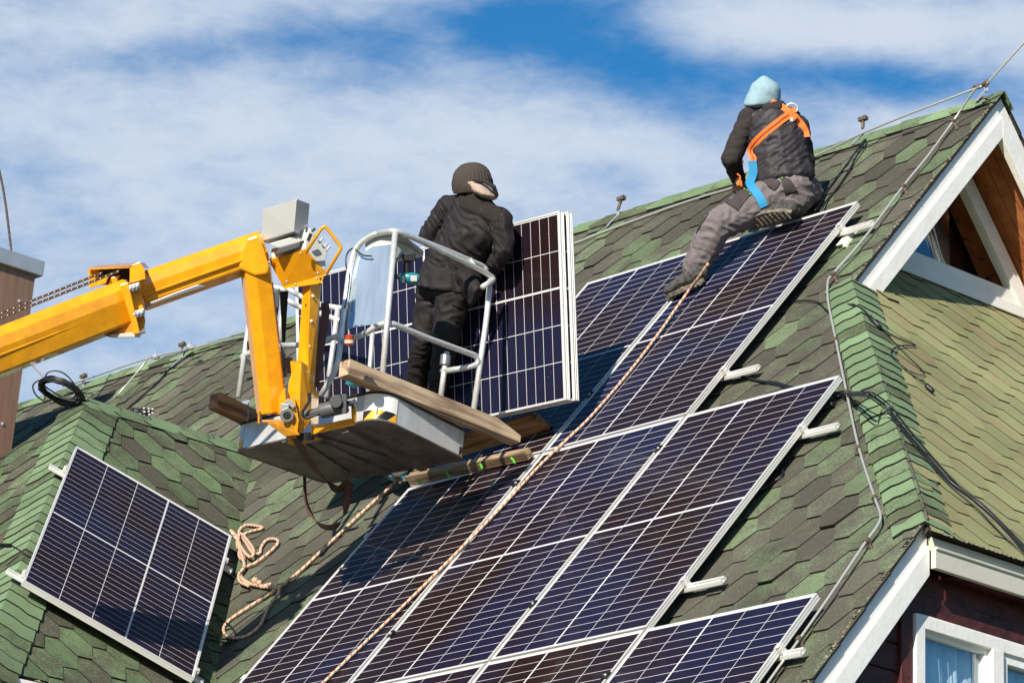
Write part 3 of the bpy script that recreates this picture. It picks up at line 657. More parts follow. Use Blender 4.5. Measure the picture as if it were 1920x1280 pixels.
# left eave of the cross gable
mb = MB(); ze = toH(onLs(xl, -4))[2]
mb.box(HW(xl - .02, -5.15, ze - .17), HX * .03, HY * 3.6, HZ * .15); mb.box(HW(xl + .012, -5.15, ze - .075), HX * .012, HY * 3.6, HZ * .05)
mb.build('fascia', 'white', house, bevel=.003)
mb = MB(); mb.box(HW(-7.2, -4.7, -8.7), HX * 3.9, HY * 3, HZ * (8.7 + ze - .15)); mb.build('wall', 'cream', house)

# ------------------------------------------------------------------ chimney
zc = 27.4
c0 = P(79, 507, zc); chh = toH(c0)
chim = thing('chimney', HW(chh[0] - .5, chh[1] - 1, chh[2] - 4), 'tall chimney clad in brown sheet metal with a pale metal cap, behind the yellow boom', 'chimney')
tilt = (HZ + CI @ V((.055, 0, 0))).normalized()
def CH(x, y, z): return c0 + HX * x + HY * y + tilt * z
mb = MB(); mb.prism([CH(-.03, -.03, 0), CH(-.03, -1.6, 0), CH(-1.2, -1.6, 0), CH(-1.2, -.03, 0)], -tilt * 5)
mb.build('cladding', 'clad', chim, bevel=.004)
mb = MB(); mb.prism([CH(0.01, .01, .07), CH(0.01, -1.66, .07), CH(-1.24, -1.66, .07), CH(-1.24, .01, .07)], -tilt * .115)
mb.build('cap', 'galv', chim, bevel=.006)
mb = MB(); mb.box(CH(-.3, -.55, .07), -HX * .5, -HY * .6, tilt * .14); mb.build('crown', 'cream', chim, bevel=.01)
mb = MB()
for z in (-.28, -.72, -1.2):
    for y in (-.14, -.4): mb = MB(); mb.ball(CH(-.03, y, z - y * .1), .014, seg=8); mb.build('rivet', 'galv', chim)
mb = MB(); mb.tube([P(21, 470, zc), P(14, 410, zc - .0), P(6, 355, zc), P(-14, 250, zc), P(-30, 60, zc)], .009, 8, smooth_sub=6)
tag(mb.build('antenna_cable', 'rust'), 'thin dark twisted cable rising into the sky above the brown chimney', 'cable')
# ------------------------------------------------------------------ solar panels
def panel_meshes():
    mb = MB()
    prof = [(0, 0), (0, -.007), (.0016, -.008), (.0016, -.0135), (0, -.0145), (0, -.0205), (.0016, -.0215), (.0016, -.027), (0, -.028), (0, -.035), (.028, -.035), (.028, -.033), (.003, -.033), (.003, -.004), (.011, -.004), (.011, 0)]
    X, Y, Z = V((1, 0, 0)), V((0, 1, 0)), V((0, 0, 1))
    mb.prism([X * a + Z * b for a, b in prof], -Y * PL)
    mb.prism([X * (PW - a) + Z * b for a, b in prof], -Y * PL)
    mb.prism([X * .0025 - Y * a + Z * (b - .0001) for a, b in prof], X * (PW - .005))
    mb.prism([X * .0025 - Y * (PL - a) + Z * (b - .0001) for a, b in prof], X * (PW - .005))
    fr = mb
    mb = MB(); mb.box(V((.004, -.004, -.0035)), X * (PW - .008), -Y * (PL - .008), -Z * .005)
    return fr, mb
_pf, _pc = panel_meshes()
class _O: pass
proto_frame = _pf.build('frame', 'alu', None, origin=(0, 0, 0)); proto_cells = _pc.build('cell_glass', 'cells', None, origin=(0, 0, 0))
first = [True]
def panel(o, X, Z, label, group):
    Y = Z.cross(X); mw = Matrix.Translation(o) @ frame_mat(X, Y, Z).to_4x4()
    e = D.objects.new('solar_panel', None); COL.objects.link(e); e.matrix_basis = mw; WM[e.name] = mw; e.empty_display_size = .1
    tag(e, label, 'solar panel', group)
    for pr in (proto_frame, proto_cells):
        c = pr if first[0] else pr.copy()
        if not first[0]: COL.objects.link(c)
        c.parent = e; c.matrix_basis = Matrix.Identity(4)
    first[0] = False
    return e
oPM = V((0.459, 22.508, 9.532)); GU, GV = .0221, .0205
# put array origin exactly on the fitted plane, .11 m above the shingles
oPM = oPM - nM * ((oPM - oM).dot(nM) - .11)
def PM_(c, r): return oPM + uM * (c * (PW + GU)) - upM * (r * (PL + GV))
G1 = 'solar panels already fixed on the main roof slope'
for (c, r_, lb) in [(0, 0, 'upper left panel of the roof array, partly hidden behind the two upright panels'),
                    (1, 0, 'topmost roof panel at right, directly under the sitting worker'),
                    (0, 1, 'leftmost middle row panel, shaded by the basket, green-marked plank on its top edge'),
                    (1, 1, 'central panel of the middle row, just right of the long orange rope'),
                    (2, 1, 'right end panel of the middle row, below the two black cables'),
                    (1, 2, 'lower left bottom row panel, cut off by the picture edge'),
                    (2, 2, 'middle bottom row panel, only its top strip showing'),
                    (3, 2, 'lowest right panel of the roof array, beside the white bargeboard and metal rod')]:
    panel(PM_(c, r_) + nM * random.uniform(-.001, .001), uM, nM, lb, G1)
rt = 0.5921; vL = -eyL
uP = uL * math.cos(rt) + vL * math.sin(rt); vP = -uL * math.sin(rt) + vL * math.cos(rt)
oPL = V((-2.625, 22.258, 8.279)); oPL = oPL - nL * ((oPL - oL).dot(nL) - .11)
panel(oPL + uP * PW + vP * PL, -uP, nL, 'single tilted solar panel alone on the left side roof, specked with straw and chaff', G1)
# held panels
hu = V((0.724, -0.69, -0.023)).normalized(); hd_ = V((0.066, 0.102, -0.993)).normalized(); hn = hd_.cross(hu).normalized(); hd_ = hu.cross(hn).normalized() * 1
if hd_.z > 0: hd_ = -hd_
oHd = V((-1.33, 21.877, 9.26))
G2 = 'solar panels held upright by the worker'
panel(oHd + hu * PL, hd_, hn, 'front of the two upright landscape panels leaning behind the standing worker', G2)
panel(oHd + hu * (PL + .022) - hn * .050, hd_, hn, 'rear of the two upright panels, showing only its frame edge behind the front one', G2)
def held_depth(x, y): 
    dd = ray(x, y); return (oHd - CAM).dot(hn) / dd.dot(hn)

# mounting rails
GR = 'mounting rails under the panels'
def rail(a, b, n, up, label, w=.048, clampside=1):
    dd = (b - a).normalized(); mb = MB()
    # C-shaped rail, top under frame
    pr = [(-w / 2, .0), (w / 2, .0), (w / 2, .012), (w / 2 - .006, .045), (w / 2 - .018, .045), (w / 2 - .018, .038), (w / 2 - .012, .008), (-w / 2 + .012, .008), (-w / 2 + .018, .038), (-w / 2 + .018, .045), (-w / 2 + .006, .045), (-w / 2, .012)]
    e = thing('mounting_rail', a, label, 'rail', GR)
    mb.prism([a + up * x * 1.15 + n * (y * .5 + .046) for x, y in pr], b - a); mb.build('rail_bar', 'alu', e, bevel=.0015)
    return e, dd
def endclamp(e, p, dd, up, n):
    mb = MB(); c = p + n * .09
    mb.box(c - up * .02 + dd * .002 - n * .045, dd * .018, up * .04, n * .060); mb.box(c - up * .02 - dd * .012 + n * .021, dd * .03, up * .04, n * .004)
    mb.tube([c + dd * .016 + n * .0, c + dd * .016 + n * .018], .008, 6)
    mb.build('end_clamp', 'alu', e, bevel=.002)
rails = [(0, 2, .253, 0, .22, 'upper rail of the top row, its pale end jutting out beside the topmost panel'),
         (0, 2, 1.735, 0, .23, 'lower rail of the top row, its end jutting out just above the middle row'),
         (0, 3, .466, 1, .22, 'upper rail of the middle row, its end near the lightning rod wire'),
         (0, 3, 1.79, 1, .24, 'lower rail of the middle row, its end jutting out just above the bottom row'),
         (0, 4, .41, 2, .12, 'bottom row rail, its short end under the rod beside the bargeboard')]
for c0_, c1_, v, r_, ex, lb in rails:
    base = PM_(c0_, r_) - upM * v - nM * .11
    a = base - uM * .06; b = base + uM * ((c1_ - c0_) * (PW + GU) - GU + ex)
    e, dd = rail(a, b, nM, upM, lb)
    endclamp(e, base + uM * ((c1_ - c0_) * (PW + GU) - GU), uM, upM, nM); endclamp(e, base, -uM, upM, nM)
for v, lb in ((.38, 'upper short rail under the lone left panel, clamp showing at its upper left edge'), (2.05 - .0, 'lower short rail under the lone left panel, clamp showing near its bottom corners')):
    base = oPL + vP * v - nL * .11
    e, dd = rail(base - uP * .10, base + uP * (PW + .07), nL, -vP, lb)
    endclamp(e, base + uP * PW, uP, -vP, nL); endclamp(e, base, -uP, -vP, nL)
# black mid clamps between panels
GC = 'black mid clamps between neighbouring panels'
for (x, y, lb) in [(968, 906, 'black clamp left of the rope, below the row joint'), (1235, 841, 'black clamp between central and right panel near the middle row top'), (1000, 1132, 'black clamp between central and right panel of the middle row, low down'),
                   (733, 1188, 'black clamp right of the rope in the lower left of the array'), (1136, 1266, 'black clamp at the bottom edge of the picture in the lowest row'), (1106, 740, 'black clamp in the shade just right of the held panels')]:
    c = onM(x, y, .112); mb = MB(); k = -upM
    mb.cbox(c, uM * .017, k * .026, nM * .004, 0); mb.cbox(c - k * .018 + nM * .004, uM * .010, k * .008, nM * .004, 0); mb.tube([c + nM * .002, c + nM * .010], .007, 8, mi=1)
    tag(mb.build('panel_clamp', ['black', 'alu'], bevel=.001), lb, 'clamp', GC)

# ------------------------------------------------------------------ ropes, cables, rods
def hang(pts, fn=onM, base=.0): return [fn(x, y, base + (h[0] if h else 0)) for x, y, *h in pts]
mb = MB()
mb.tube(hang([(1328, 494, .30), (1310, 520, .24), (1290, 547, .17), (1262, 586, .135), (1240, 618, .128), (1180, 697, .125), (1110, 778, .125), (1070, 817, .125), (1040, 845, .125), (1000, 885, .125), (930, 961, .124), (850, 1042, .124), (750, 1141, .124), (660, 1227, .124), (600, 1285, .124), (560, 1325, .124)]), .0084, 10, smooth_sub=8)
tag(mb.build('safety_rope', 'rope', smooth='all'), 'long white and orange rope running down the panels from the sitting worker\'s ankle', 'rope')
mb = MB()
path = [(762, 885, .03), (740, 905, .02), (690, 950), (640, 997), (600, 1035), (560, 1072), (520, 1103), (470, 1135), (430, 1162), (419, 1180), (430, 1194), (460, 1192), (487, 1172), (505, 1135), (524, 1107, .02), (515, 1100, .02), (490, 1100), (468, 1093), (452, 1080), (455, 1068), (466, 1060), (480, 1054), (505, 1035), (521, 1018), (516, 1010), (500, 1012), (490, 1025), (487, 1036), (474, 1036), (462, 1018), (455, 1005), (466, 997), (492, 990), (484, 986), (462, 984), (450, 992), (448, 1005), (452, 1030), (458, 1048), (450, 1045), (445, 1022), (443, 1005), (432, 993)]
def roofpt(x, y, h):
    a = onM(x, y, h); b = onL(x, y, h)
    return a if (a - CAM).length < (b - CAM).length else b
# the visible surface is the nearer of the two slopes seen from the camera side of the valley
pts = [roofpt(x, y, .024 + (h[0] if h else 0)) for x, y, *h in path]
mb.tube(pts, .0096, 10, smooth_sub=8)
mb.tube([roofpt(x, y, .04) for x, y in [(434, 996), (446, 1014), (458, 1034), (470, 1044), (476, 1032), (462, 1010), (450, 1000), (447, 1020), (455, 1046), (458, 1062), (448, 1076), (450, 1090), (466, 1098)]], .0096, 10, smooth_sub=6)
mb.tube([roofpt(x, y, .03) for x, y in [(452, 1082), (462, 1092), (478, 1096), (492, 1098), (508, 1094)]], .0108, 8, smooth_sub=5)
mb.ball(roofpt(478, 1088, .045), .022, seg=10); mb.ball(roofpt(486, 1092, .045), .018, seg=10)
tag(mb.build('coiled_rope', 'rope', smooth='all'), 'knotted white and orange rope lying in loops beside the lone left panel', 'rope')

def wire(name, pts, r, m, label, cat, sub=6, group=None, n=8):
    mb = MB(); mb.tube(pts, r, n, smooth_sub=sub); return tag(mb.build(name, m, smooth='all'), label, cat, group)
wire('lightning_rod_wire', [P(1985, 5, 22.6), P(1920, 80, 22.65), P(1852, 155, 22.8), P(1840, 163, 22.9)], .0068, 'rod', 'thin grey rod rising from the roof peak into the top right corner', 'wire')
wire('lightning_rod_wire', hang([(1840, 162, .14), (1780, 185, .14), (1700, 216, .13), (1618, 250, .10), (1560, 278, .05), (1520, 296, .03)]) , .0068, 'rod', 'pale wire held above the ridge between the peak and the sitting worker', 'wire')
wire('lightning_rod_wire', hang([(1400, 343, .035), (1372, 353), (1300, 374), (1220, 402), (1130, 435), (1080, 455), (1000, 484), (940, 504)], base=.02), .0068, 'rod', 'pale wire lying on shingles just below the ridge, left of the sitting worker', 'wire')
down = [(1840, 162, .12), (1825, 172, .10), (1787, 228), (1740, 292), (1693, 350), (1620, 447), (1562, 513), (1552, 530), (1553, 565), (1562, 612), (1567, 636), (1587, 733), (1610, 838), (1640, 932), (1651, 965), (1645, 985), (1620, 1020), (1560, 1110), (1497, 1200), (1460, 1250), (1432, 1290)]
wire('lightning_rod_wire', hang(down, base=.045), .0068, 'rod', 'pale wire running down from the peak past the hip to the bottom right', 'wire', n=10)
wire('lightning_rod_wire', [P(480, 627, 26.6)] + [onM(x, y, h) for x, y, h in [(430, 636, .14), (340, 657, .15), (290, 668, .15), (230, 687, .15), (158, 712, .13), (118, 724, .08)]], .0068, 'rod', 'thin rod wire on clips above the far left end of the ridge', 'wire')
wire('lightning_rod_wire', [onM(290, 669, .15), onM(278, 672, .15), onM(262, 692, .12), onM(225, 735, .1), onM(201, 758, .04)], .0068, 'rod', 'pale rod branching off the ridge wire down to the left side roof', 'wire', sub=3)
wire('lightning_rod_wire', [P(62, 686, 26.5), P(75, 700, 26.0), P(88, 712, 25.3)], .0068, 'rod', 'short pale wire between the brown chimney and the black cable coil', 'wire', sub=2)
GCL = 'rod wire clips along the main roof edge'
for i, (x, y, w) in enumerate([(1787, 228, 'the peak, first below it'), (1693, 350, 'the upper triangular gable'), (1562, 515, 'the lower tip of the gable board'), (1567, 637, 'the second length below the gable tip'), (1588, 735, 'the end of the middle panel row top'), (1610, 840, 'the bare shingles under the middle row rail end'), (1640, 933, 'the hip just above the bottom bend'), (1625, 1013, 'the bend, first along the white bargeboard'), (1497, 1198, 'the bottom right panel corner')]):
    c = onM(x, y, .045); mb = MB(); g = (onM(x + 9, y + 16, 0.0))
    mb.tube([c - nM * .001, c.lerp(g, .5), g], [.010, .009, .013], 8); ax = (onM(*down[min(i * 2 + 3, 19)][:2], .045) - onM(*down[min(i * 2 + 2, 18)][:2], .045)).normalized()
    mb.tube([c - ax * .014, c + ax * .014], .015, 10)
    tag(mb.build('rod_clip', 'rust'), 'brown plastic clip on the wire near ' + w, 'clip', GCL)
GH = 'rod holders on the ridge'
for (x, y, h, lb) in [(1618, 252, .095, 'ridge holder on a steel strap between the peak and the sitting worker'), (1158, 406, .11, 'loose bent ridge holder standing alone without wire, right of the held panels'), (340, 672, .10, 'ridge holder at the far left, right of the branching rod'), (155, 727, .085, 'ridge holder nearest the black cable coil')]:
    b0 = onM(x, y, .01); z = HZ; mb = MB(); bent = V((0, 0, 0)) if x != 1158 else HX * .03
    q = h * .45
    mb.box(b0 - HX * .012 - z * .02, HX * .024, HY * .004, z * (q + .02)); mb.box(b0 - HX * .012 - HY * .02 - z * .04, HX * .024, -HY * .10, -z * .0 + nM * .004) if False else mb.prism([b0 - HX * .012 + nM * .006, b0 + HX * .012 + nM * .006, b0 + HX * .012 - upM * .14 + nM * .012, b0 - HX * .012 - upM * .14 + nM * .012], nM * .003)
    mb.tube([b0 + z * q * .9, b0 + z * h + bent], .011, 8, mi=1); mb.cbox(b0 + z * (h + .008) + bent, HX * .030, HY * .016, z * .012, 1); mb.ball(b0 + z * (h + .016) + bent + HX * .015, .016, 1, 8)
    tag(mb.build('rod_holder', ['galv', 'rust'], bevel=.001), lb, 'rod holder', GH)
b0 = onM(1850, 172, .02); mb = MB()
mb.box(b0 - HX * .02, HX * .03, HY * .006, HZ * .04); mb.prism([b0 - HX * .02 + nM * .01, b0 + HX * .01 + nM * .01, b0 + HX * .01 - upM * .13 + nM * .012, b0 - HX * .02 - upM * .13 + nM * .012], nM * .003)
mb.tube([b0 + HZ * .03, b0 + HZ * .06], .012, 8, mi=1); mb.ball(b0 + HZ * .06, .020, 1, 8); c = onM(1833, 163, .14); mb.ball(c, (.03, .022, .014), 1, 8); mb.tube([c, c + HX * .06 + HZ * .005], .012, 8, mi=1); mb.tube([c - HX * .02, c - HX * .055 - HZ * .01], .010, 8, mi=1)
tag(mb.build('rod_holder', ['galv', 'rust'], bevel=.001), 'rusty bolted rod junction on the roof peak at the right', 'rod holder', GH)
for (x, y, lb) in [(292, 669, 'small grey wire joint where the rod branches off at left'), (357, 651, 'small grey winged wire joint right of the far left ridge holder')]:
    c = onM(x, y, .15); mb = MB(); mb.ball(c, (.035, .022, .022), seg=8); mb.tube([c, c + HZ * .045], .008, 6); mb.tube([c - HX * .05, c + HX * .05], .009, 6)
    tag(mb.build('wire_joint', 'galv'), lb, 'wire joint', GH)
# black cables
CB = 'cable'
wire('solar_cable', hang([(1622, 262, .02), (1608, 280, .02), (1585, 312), (1560, 345), (1543, 372), (1528, 395, .03)], base=.016), .006, 'cable', 'left strand of two black cables dropping from the ridge to the topmost panel', CB)
wire('solar_cable', hang([(1624, 262, .02), (1612, 282, .02), (1592, 320), (1572, 350), (1552, 374), (1540, 392, .03)], base=.016), .006, 'cable', 'right strand of two black cables dropping from the ridge to the topmost panel', CB)
wire('solar_cable', hang([(1445, 598, .03), (1462, 580), (1480, 568), (1510, 563), (1535, 567), (1548, 580), (1562, 585), (1585, 572), (1600, 570, .03)], base=.016), .0045, 'cable', 'thin wavy black cable on dark shingles from the topmost panel to the hip', CB)
wire('solar_cable', [onH(x, y, h) for x, y, h in [(1598, 570, .03), (1615, 578, .03), (1630, 592, .02), (1648, 612, .015)]], .005, 'cable', 'short black cable over the hip ending in a plug', CB)
wire('cable_plug', [onH(1630, 593, .025), onH(1640, 603, .025), onH(1652, 615, .02)], .012, 'cable', 'black cable plug lying at the top of the olive roof slope', 'plug', sub=2)
wire('solar_cable', [onH(x, y, .014) for x, y in [(1652, 615), (1680, 632), (1712, 645), (1715, 648), (1690, 648), (1672, 656), (1676, 672), (1700, 692), (1725, 712), (1742, 724)]], .0042, 'cable', 'thin looping black cable on the olive roof slope', CB)
wire('solar_cable', [onH(x, y, .014) for x, y in [(1655, 618), (1690, 655), (1722, 686), (1733, 700), (1722, 702), (1695, 690)]], .003, 'cable', 'thinner second loop of black cable on the olive roof slope', CB)
wire('cable_plug', [onH(1736, 722, .02), onH(1742, 727, .02), onH(1750, 734, .02)], .012, 'cable', 'small plug at the end of the looping cable on the olive slope', 'plug', sub=2)
for i, (dx, dy) in enumerate(((0, 0), (3, -3))):
    wire('solar_cable', hang([(1368, 699, .04), (1395, 706), (1425, 714), (1455, 720 + dy), (1475, 726 + dy), (1500, 728, .02)], base=.016 + i * .004), .007, 'cable', ['lower', 'upper'][i] + ' black cable of the pair between the topmost panel and the middle row', CB)
for i, off in enumerate(((0, 0), (6, -3), (-3, 4))):
    p = hang([(1560, 738 + off[1], .03), (1585, 738 + off[1], .02)], base=.016) + [onH(x + off[0], y + off[1], h) for x, y, h in [(1622, 738, .035), (1640, 745, .03), (1665, 765, .02), (1690, 797, .016), (1730, 845, .016), (1780, 900, .016), (1835, 943 + i * 3, .016), (1880, 985 + i * 5, .016), (1915, 1025, .016), (1940, 1050, .016)]]
    wire('solar_cable', p, .0075 if i == 0 else .0045, 'cable', ['thickest', 'thin upper', 'thin lower'][i] + ' of the three black cables running down the olive roof slope to the right', CB)
wire('cable_plug', hang([(1545, 765), (1555, 759), (1562, 757)], base=.03), .013, 'cable', 'black plug beside the end of the middle row rail', 'plug', sub=2)
wire('solar_cable', hang([(1562, 757), (1580, 748), (1590, 744)], base=.02), .005, 'cable', 'short black cable from the plug at the middle row rail end', CB)
wire('solar_cable', hang([(1425, 918, .02), (1448, 904), (1466, 890), (1467, 880), (1462, 876), (1440, 885, .02)], base=.02), .006, 'cable', 'small black cable loop poking out under the middle row right edge', CB)
wire('solar_cable', [onL(x, y, .02) for x, y in [(-5, 1022), (20, 1023), (35, 1030), (52, 1042), (70, 1050)]], .005, 'cable', 'black cable entering from the left edge under the lone panel', CB)
wire('cable_plug', [onL(x, y, .025) for x, y in [(-8, 1022), (5, 1022), (20, 1022)]], .013, 'cable', 'black plug at the left edge of the picture', 'plug', sub=2)
wire('solar_cable', [roofpt(x, y, .02) for x, y in [(386, 1186), (410, 1195), (436, 1199), (442, 1190), (432, 1172), (415, 1165), (405, 1160)]], .005, 'cable', 'black cable loop emerging under the lower right corner of the lone left panel', CB)
wire('solar_cable', [roofpt(x, y, .02) for x, y in [(372, 1200), (395, 1198), (415, 1204), (430, 1206), (440, 1200)]], .005, 'cable', 'second black cable below the rope loop beside the lone left panel', CB)
wire('solar_cable', hang([(362, 660, .02), (350, 668), (320, 690), (300, 712), (275, 735), (235, 768)], base=.016), .007, 'cable', 'black cable running down from the far left ridge to the printed glove', CB)
wire('solar_cable', hang([(455, 634, .03), (400, 648, .02), (355, 664), (325, 690)], base=.014), .004, 'cable', 'thin black cable along the far left ridge', CB)
# cable coil on the left roof peak
cc = ridgeE + HZ * .05 + HX * .02
e = thing('cable_coil', cc, 'coil of thin black cable hanging over the left roof peak', 'cable coil')
mb = MB(); Zc = (ridgeE - CAM).dot(CM[2]) - .06
def loop(cx, cy, rx, ry, ang, Z, nseg=22, jit=2, dz=.1):
    out = []; ph = random.random() * 6
    for i in range(nseg):
        t = 2 * math.pi * i / nseg; x = rx * math.cos(t) + random.uniform(-1, 1) * jit * .4; y = ry * math.sin(t) + random.uniform(-1, 1) * jit * .4
        out.append(P(cx + x * math.cos(ang) - y * math.sin(ang), cy + x * math.sin(ang) + y * math.cos(ang), Z + dz * math.sin(t + ph * 0)))
    return out
for i in range(13):
    mb.tube(loop(115 + random.uniform(-4, 4), 731 + random.uniform(-4, 6), 42 + random.uniform(-6, 4), 19 + random.uniform(-6, 4), .42 + random.uniform(-.06, .06), Zc + random.uniform(-.03, .03)), .0055, 6, closed=True, smooth_sub=2)
mb.build('coil_turn', 'cable', e, smooth='all')
mb = MB(); mb.tube([P(x, y, Zc) for x, y in [(83, 715), (88, 700), (102, 695), (120, 700), (138, 718), (150, 742)]], .005, 6, smooth_sub=6)
mb.tube([P(x, y, Zc) for x, y in [(95, 712), (75, 712), (62, 722), (66, 738), (80, 750), (84, 742), (72, 728), (85, 722)]], .005, 6, smooth_sub=6)
mb.tube([P(x, y, Zc) for x, y in [(154, 745), (165, 738), (175, 739), (168, 743), (155, 745)]], .004, 6, smooth_sub=5)
mb.build('loose_turn', 'cable', e, smooth='all')
# printed glove
g0 = onM(262, 775, .06)
e = thing('work_glove', g0, 'black glove with white printed patches lying behind the left ridge', 'glove')
mb = MB(); Zg = (onM(268, 775) - CAM).dot(CM[2]) - .10
R_, D_, F_ = CM[0], CM[1], CM[2]
for (x, y, rx, ry) in [(257, 772, .045, .03), (272, 774, .045, .035), (283, 777, .03, .04), (248, 768, .02, .018)]:
    mb.ball(P(x, y, Zg), (rx, ry, .03), fr=(R_, D_, F_), seg=14)
gl = mb.build('glove_shell', 'black', e, smooth='all')
mb = MB()
for (x, y) in [(270, 765), (279, 766), (286, 767), (271, 772), (279, 771), (286, 774), (262, 776), (270, 779), (280, 777), (287, 780), (276, 784), (283, 786)]:
    c = P(x, y, Zg - .045); mb.ball(c, (.009, .007, .006), fr=(R_, D_, F_), seg=8)
mb.build('printed_patch', 'dots', e, smooth='all')
# ------------------------------------------------------------------ aerial lift
bN, bR, bL, bF = V((-0.703, 19.802, 7.76)), V((-0.238, 20.353, 7.704)), V((-1.534, 20.536, 7.758)), V((-1.031, 20.942, 7.708))
ec = V((.05, .06, 1)).normalized(); ea = (bR - bN); ea -= ec * ea.dot(ec); DA = ea.length; ea.normalize(); eb = (bL - bN); eb -= ec * eb.dot(ec); DB = eb.length; eb.normalize()
DBF = DB
def B(a, b, c): return bN + ea * a + eb * b + ec * c
def onBa(x, y, a): return hit(x, y, B(a, 0, 0), ea.cross(ec).cross(ec).normalized() * 1 if False else eb.cross(ec).normalized())
def onA(x, y, a=0.03): return hit(x, y, B(a, 0, 0), eb.cross(ec).normalized())    # plane containing eb, ec
def onB(x, y, b=0.03): return hit(x, y, B(0, b, 0), ea.cross(ec).normalized())    # plane containing ea, ec
def onC(x, y, c): return hit(x, y, B(0, 0, c), ec)
lift = thing('aerial_lift', P(-60, 660, 20.3), 'amber yellow boom lift with an aluminium work basket reaching in from the left edge', 'boom lift')
FH = .16
# floor outline from the photo's four corners, rounded
cor = [bN, bR, bF, bL]; rad_ = [.13, .06, .07, .06]
outl = []
for k in range(4):
    a, b, c = cor[k - 1], cor[k], cor[(k + 1) % 4]; rr = rad_[k]
    p = b + (a - b).normalized() * rr; q = b + (c - b).normalized() * rr
    for j in range(8):
        t = j / 7; outl.append(p * (1 - t) ** 2 + b * 2 * t * (1 - t) + q * t * t)
mb = MB()
n_ = len(outl)
for k in range(n_):
    a, b = outl[k], outl[(k + 1) % n_]; mb.face([a, b, b + ec * FH, a + ec * FH], 0)
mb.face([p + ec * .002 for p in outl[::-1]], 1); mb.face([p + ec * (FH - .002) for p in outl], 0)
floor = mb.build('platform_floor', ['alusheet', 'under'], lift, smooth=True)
cen = sum(outl, V()) / n_
mb = MB(); mb.tube([(p - cen) * 1.004 + cen + ec * (FH + .006) for p in outl], .009, 6, closed=True); mb.build('rubber_edge', 'black', floor)
mb = MB(); mb.tube([(p - cen) * 1.006 + cen + ec * .004 for p in outl], .006, 6, closed=True); mb.build('lower_rim', 'under', floor)
def guard(i0, i1, name='corner_guard', split=.062, white='white'):
    mb = MB(); seg = outl[i0:i1]; L = 0
    for k in range(len(seg) - 1):
        o1 = (seg[k] - cen).normalized() * .004; o2 = (seg[k + 1] - cen).normalized() * .004; l2 = L + (seg[k + 1] - seg[k]).length
        mb.face([seg[k] + o1 + ec * split, seg[k + 1] + o2 + ec * split, seg[k + 1] + o2 + ec * (FH - .003), seg[k] + o1 + ec * (FH - .003)], 0)
        mb.face([seg[k] + o1 + ec * .004, seg[k + 1] + o2 + ec * .004, seg[k + 1] + o2 + ec * split, seg[k] + o1 + ec * split], 1, uv=[(L, 0), (l2, 0), (l2, split), (L, split)])
        L = l2
    return mb.build(name, [white, 'hazard'], floor, smooth=True)
guard(0, 8); guard(24, 32, white='alusheet'); guard(8, 16, white='alusheet')
# underside stiffeners
mb = MB()
for b0_, a0, a1 in ((.26, .03, .70), (.50, .10, .66)): mb.box(B(a0, b0_, .002), ea * (a1 - a0), eb * .012, -ec * .022); mb.box(B(a0, b0_, -.02), ea * (a1 - a0), eb * .05, -ec * .003)
mb.prism([B(.0, .62, .0), B(.0, .50, 0), B(.55, .32, 0), B(.60, .42, 0)], -ec * .010); mb.prism([B(.0, .74, .0), B(.0, .62, 0), B(.55, .72, 0), B(.52, .84, 0)], -ec * .010)
for a0, b0_ in ((.12, .16), (.32, .15), (.52, .14)): mb.cbox(B(a0, b0_, -.002), ea * .045, eb * .006, ec * .006)
mb.build('stiffener', 'under', floor, bevel=.002)
# near side recess face with bracket
rr_ = .0165
def rail_(name, pts, corner=.06, r=rr_, m='steel', par=lift): 
    mb = MB(); mb.tube(arc_corner(pts, corner), r, 12); return mb.build(name, m, par, smooth='all')
top1 = [onA(601, 742), onA(634, 688), onA(640, 625), onA(656, 500), onA(667, 462), onA(700, 438), onA(741, 433)]
rail_('guard_rail', top1, .10); 
rail_('guard_rail', [onA(700, 438, .04), onB(741, 432, .03), onB(790, 452, .03), onB(905, 508, .03), onB(928, 523, .03), onA(905, 538, DA)], .05)
rail_('guard_rail', [onB(745, 434, .035), onB(775, 445, .10), onB(850, 475, .10), onB(905, 499, .10), onB(914, 508, .09)], .05)
mb = MB(); mb.tube([onB(882, 486, .10), onB(893, 504, .03)], .012, 8); mb.build('rail_tie', 'steel', lift)
rail_('guard_rail', [onA(640, 641), onA(680, 628), onA(712, 608), onB(733, 605), onB(800, 633), onB(893, 667), onB(897, 682), onA(870, 690, DA), onA(828, 696, DA - .0)], .05)
rail_('guard_post', [onB(715, 727, .03), onB(741, 434, .03)])
rail_('guard_post', [onB(885, 790, .03), onB(912, 600, .03), onB(919, 524, .03)])
rail_('guard_post', [onA(826, 745, DA), onA(838, 660, DA)], r=.016)
mb = MB(); c = onA(835, 676, DA); mb.tube([c - ec * .03, c + ec * .03], .032, 10); mb.build('rail_coupling', 'dgreyplate', lift, smooth=True)
rail_('guard_rail', [onA(641, 627), onA(604, 640), onA(575, 646), onA(520, 648)], .05)
rail_('guard_post', [onA(524, 640), onA(533, 543)])
rail_('guard_post', [onA(447, 745, .05), onA(470, 585, .05), onA(476, 540, .05)])
rail_('guard_rail', [onA(500, 652, .05), onA(474, 660, .05), onA(455, 667, .05), onC(458, 672, .55) if False else onA(455, 672, .06), onA(475, 683, .30), onA(520, 700, .5)], .03)
rail_('guard_rail', [onA(476, 540, .05), onA(500, 535, .05), onA(533, 543, .05)], .03)
for y0 in (0, 22):
    rail_('guard_rail', [onA(538, 541 + y0, DA - .1), onA(565, 556 + y0, DA), onA(604, 572 + y0, DA), onA(640, 578 + y0, DA)] if y0 == 0 else [onA(538, 563, DA - .1), onA(565, 577, DA), onA(612, 592, DA), onA(642, 603, DA)], .04)
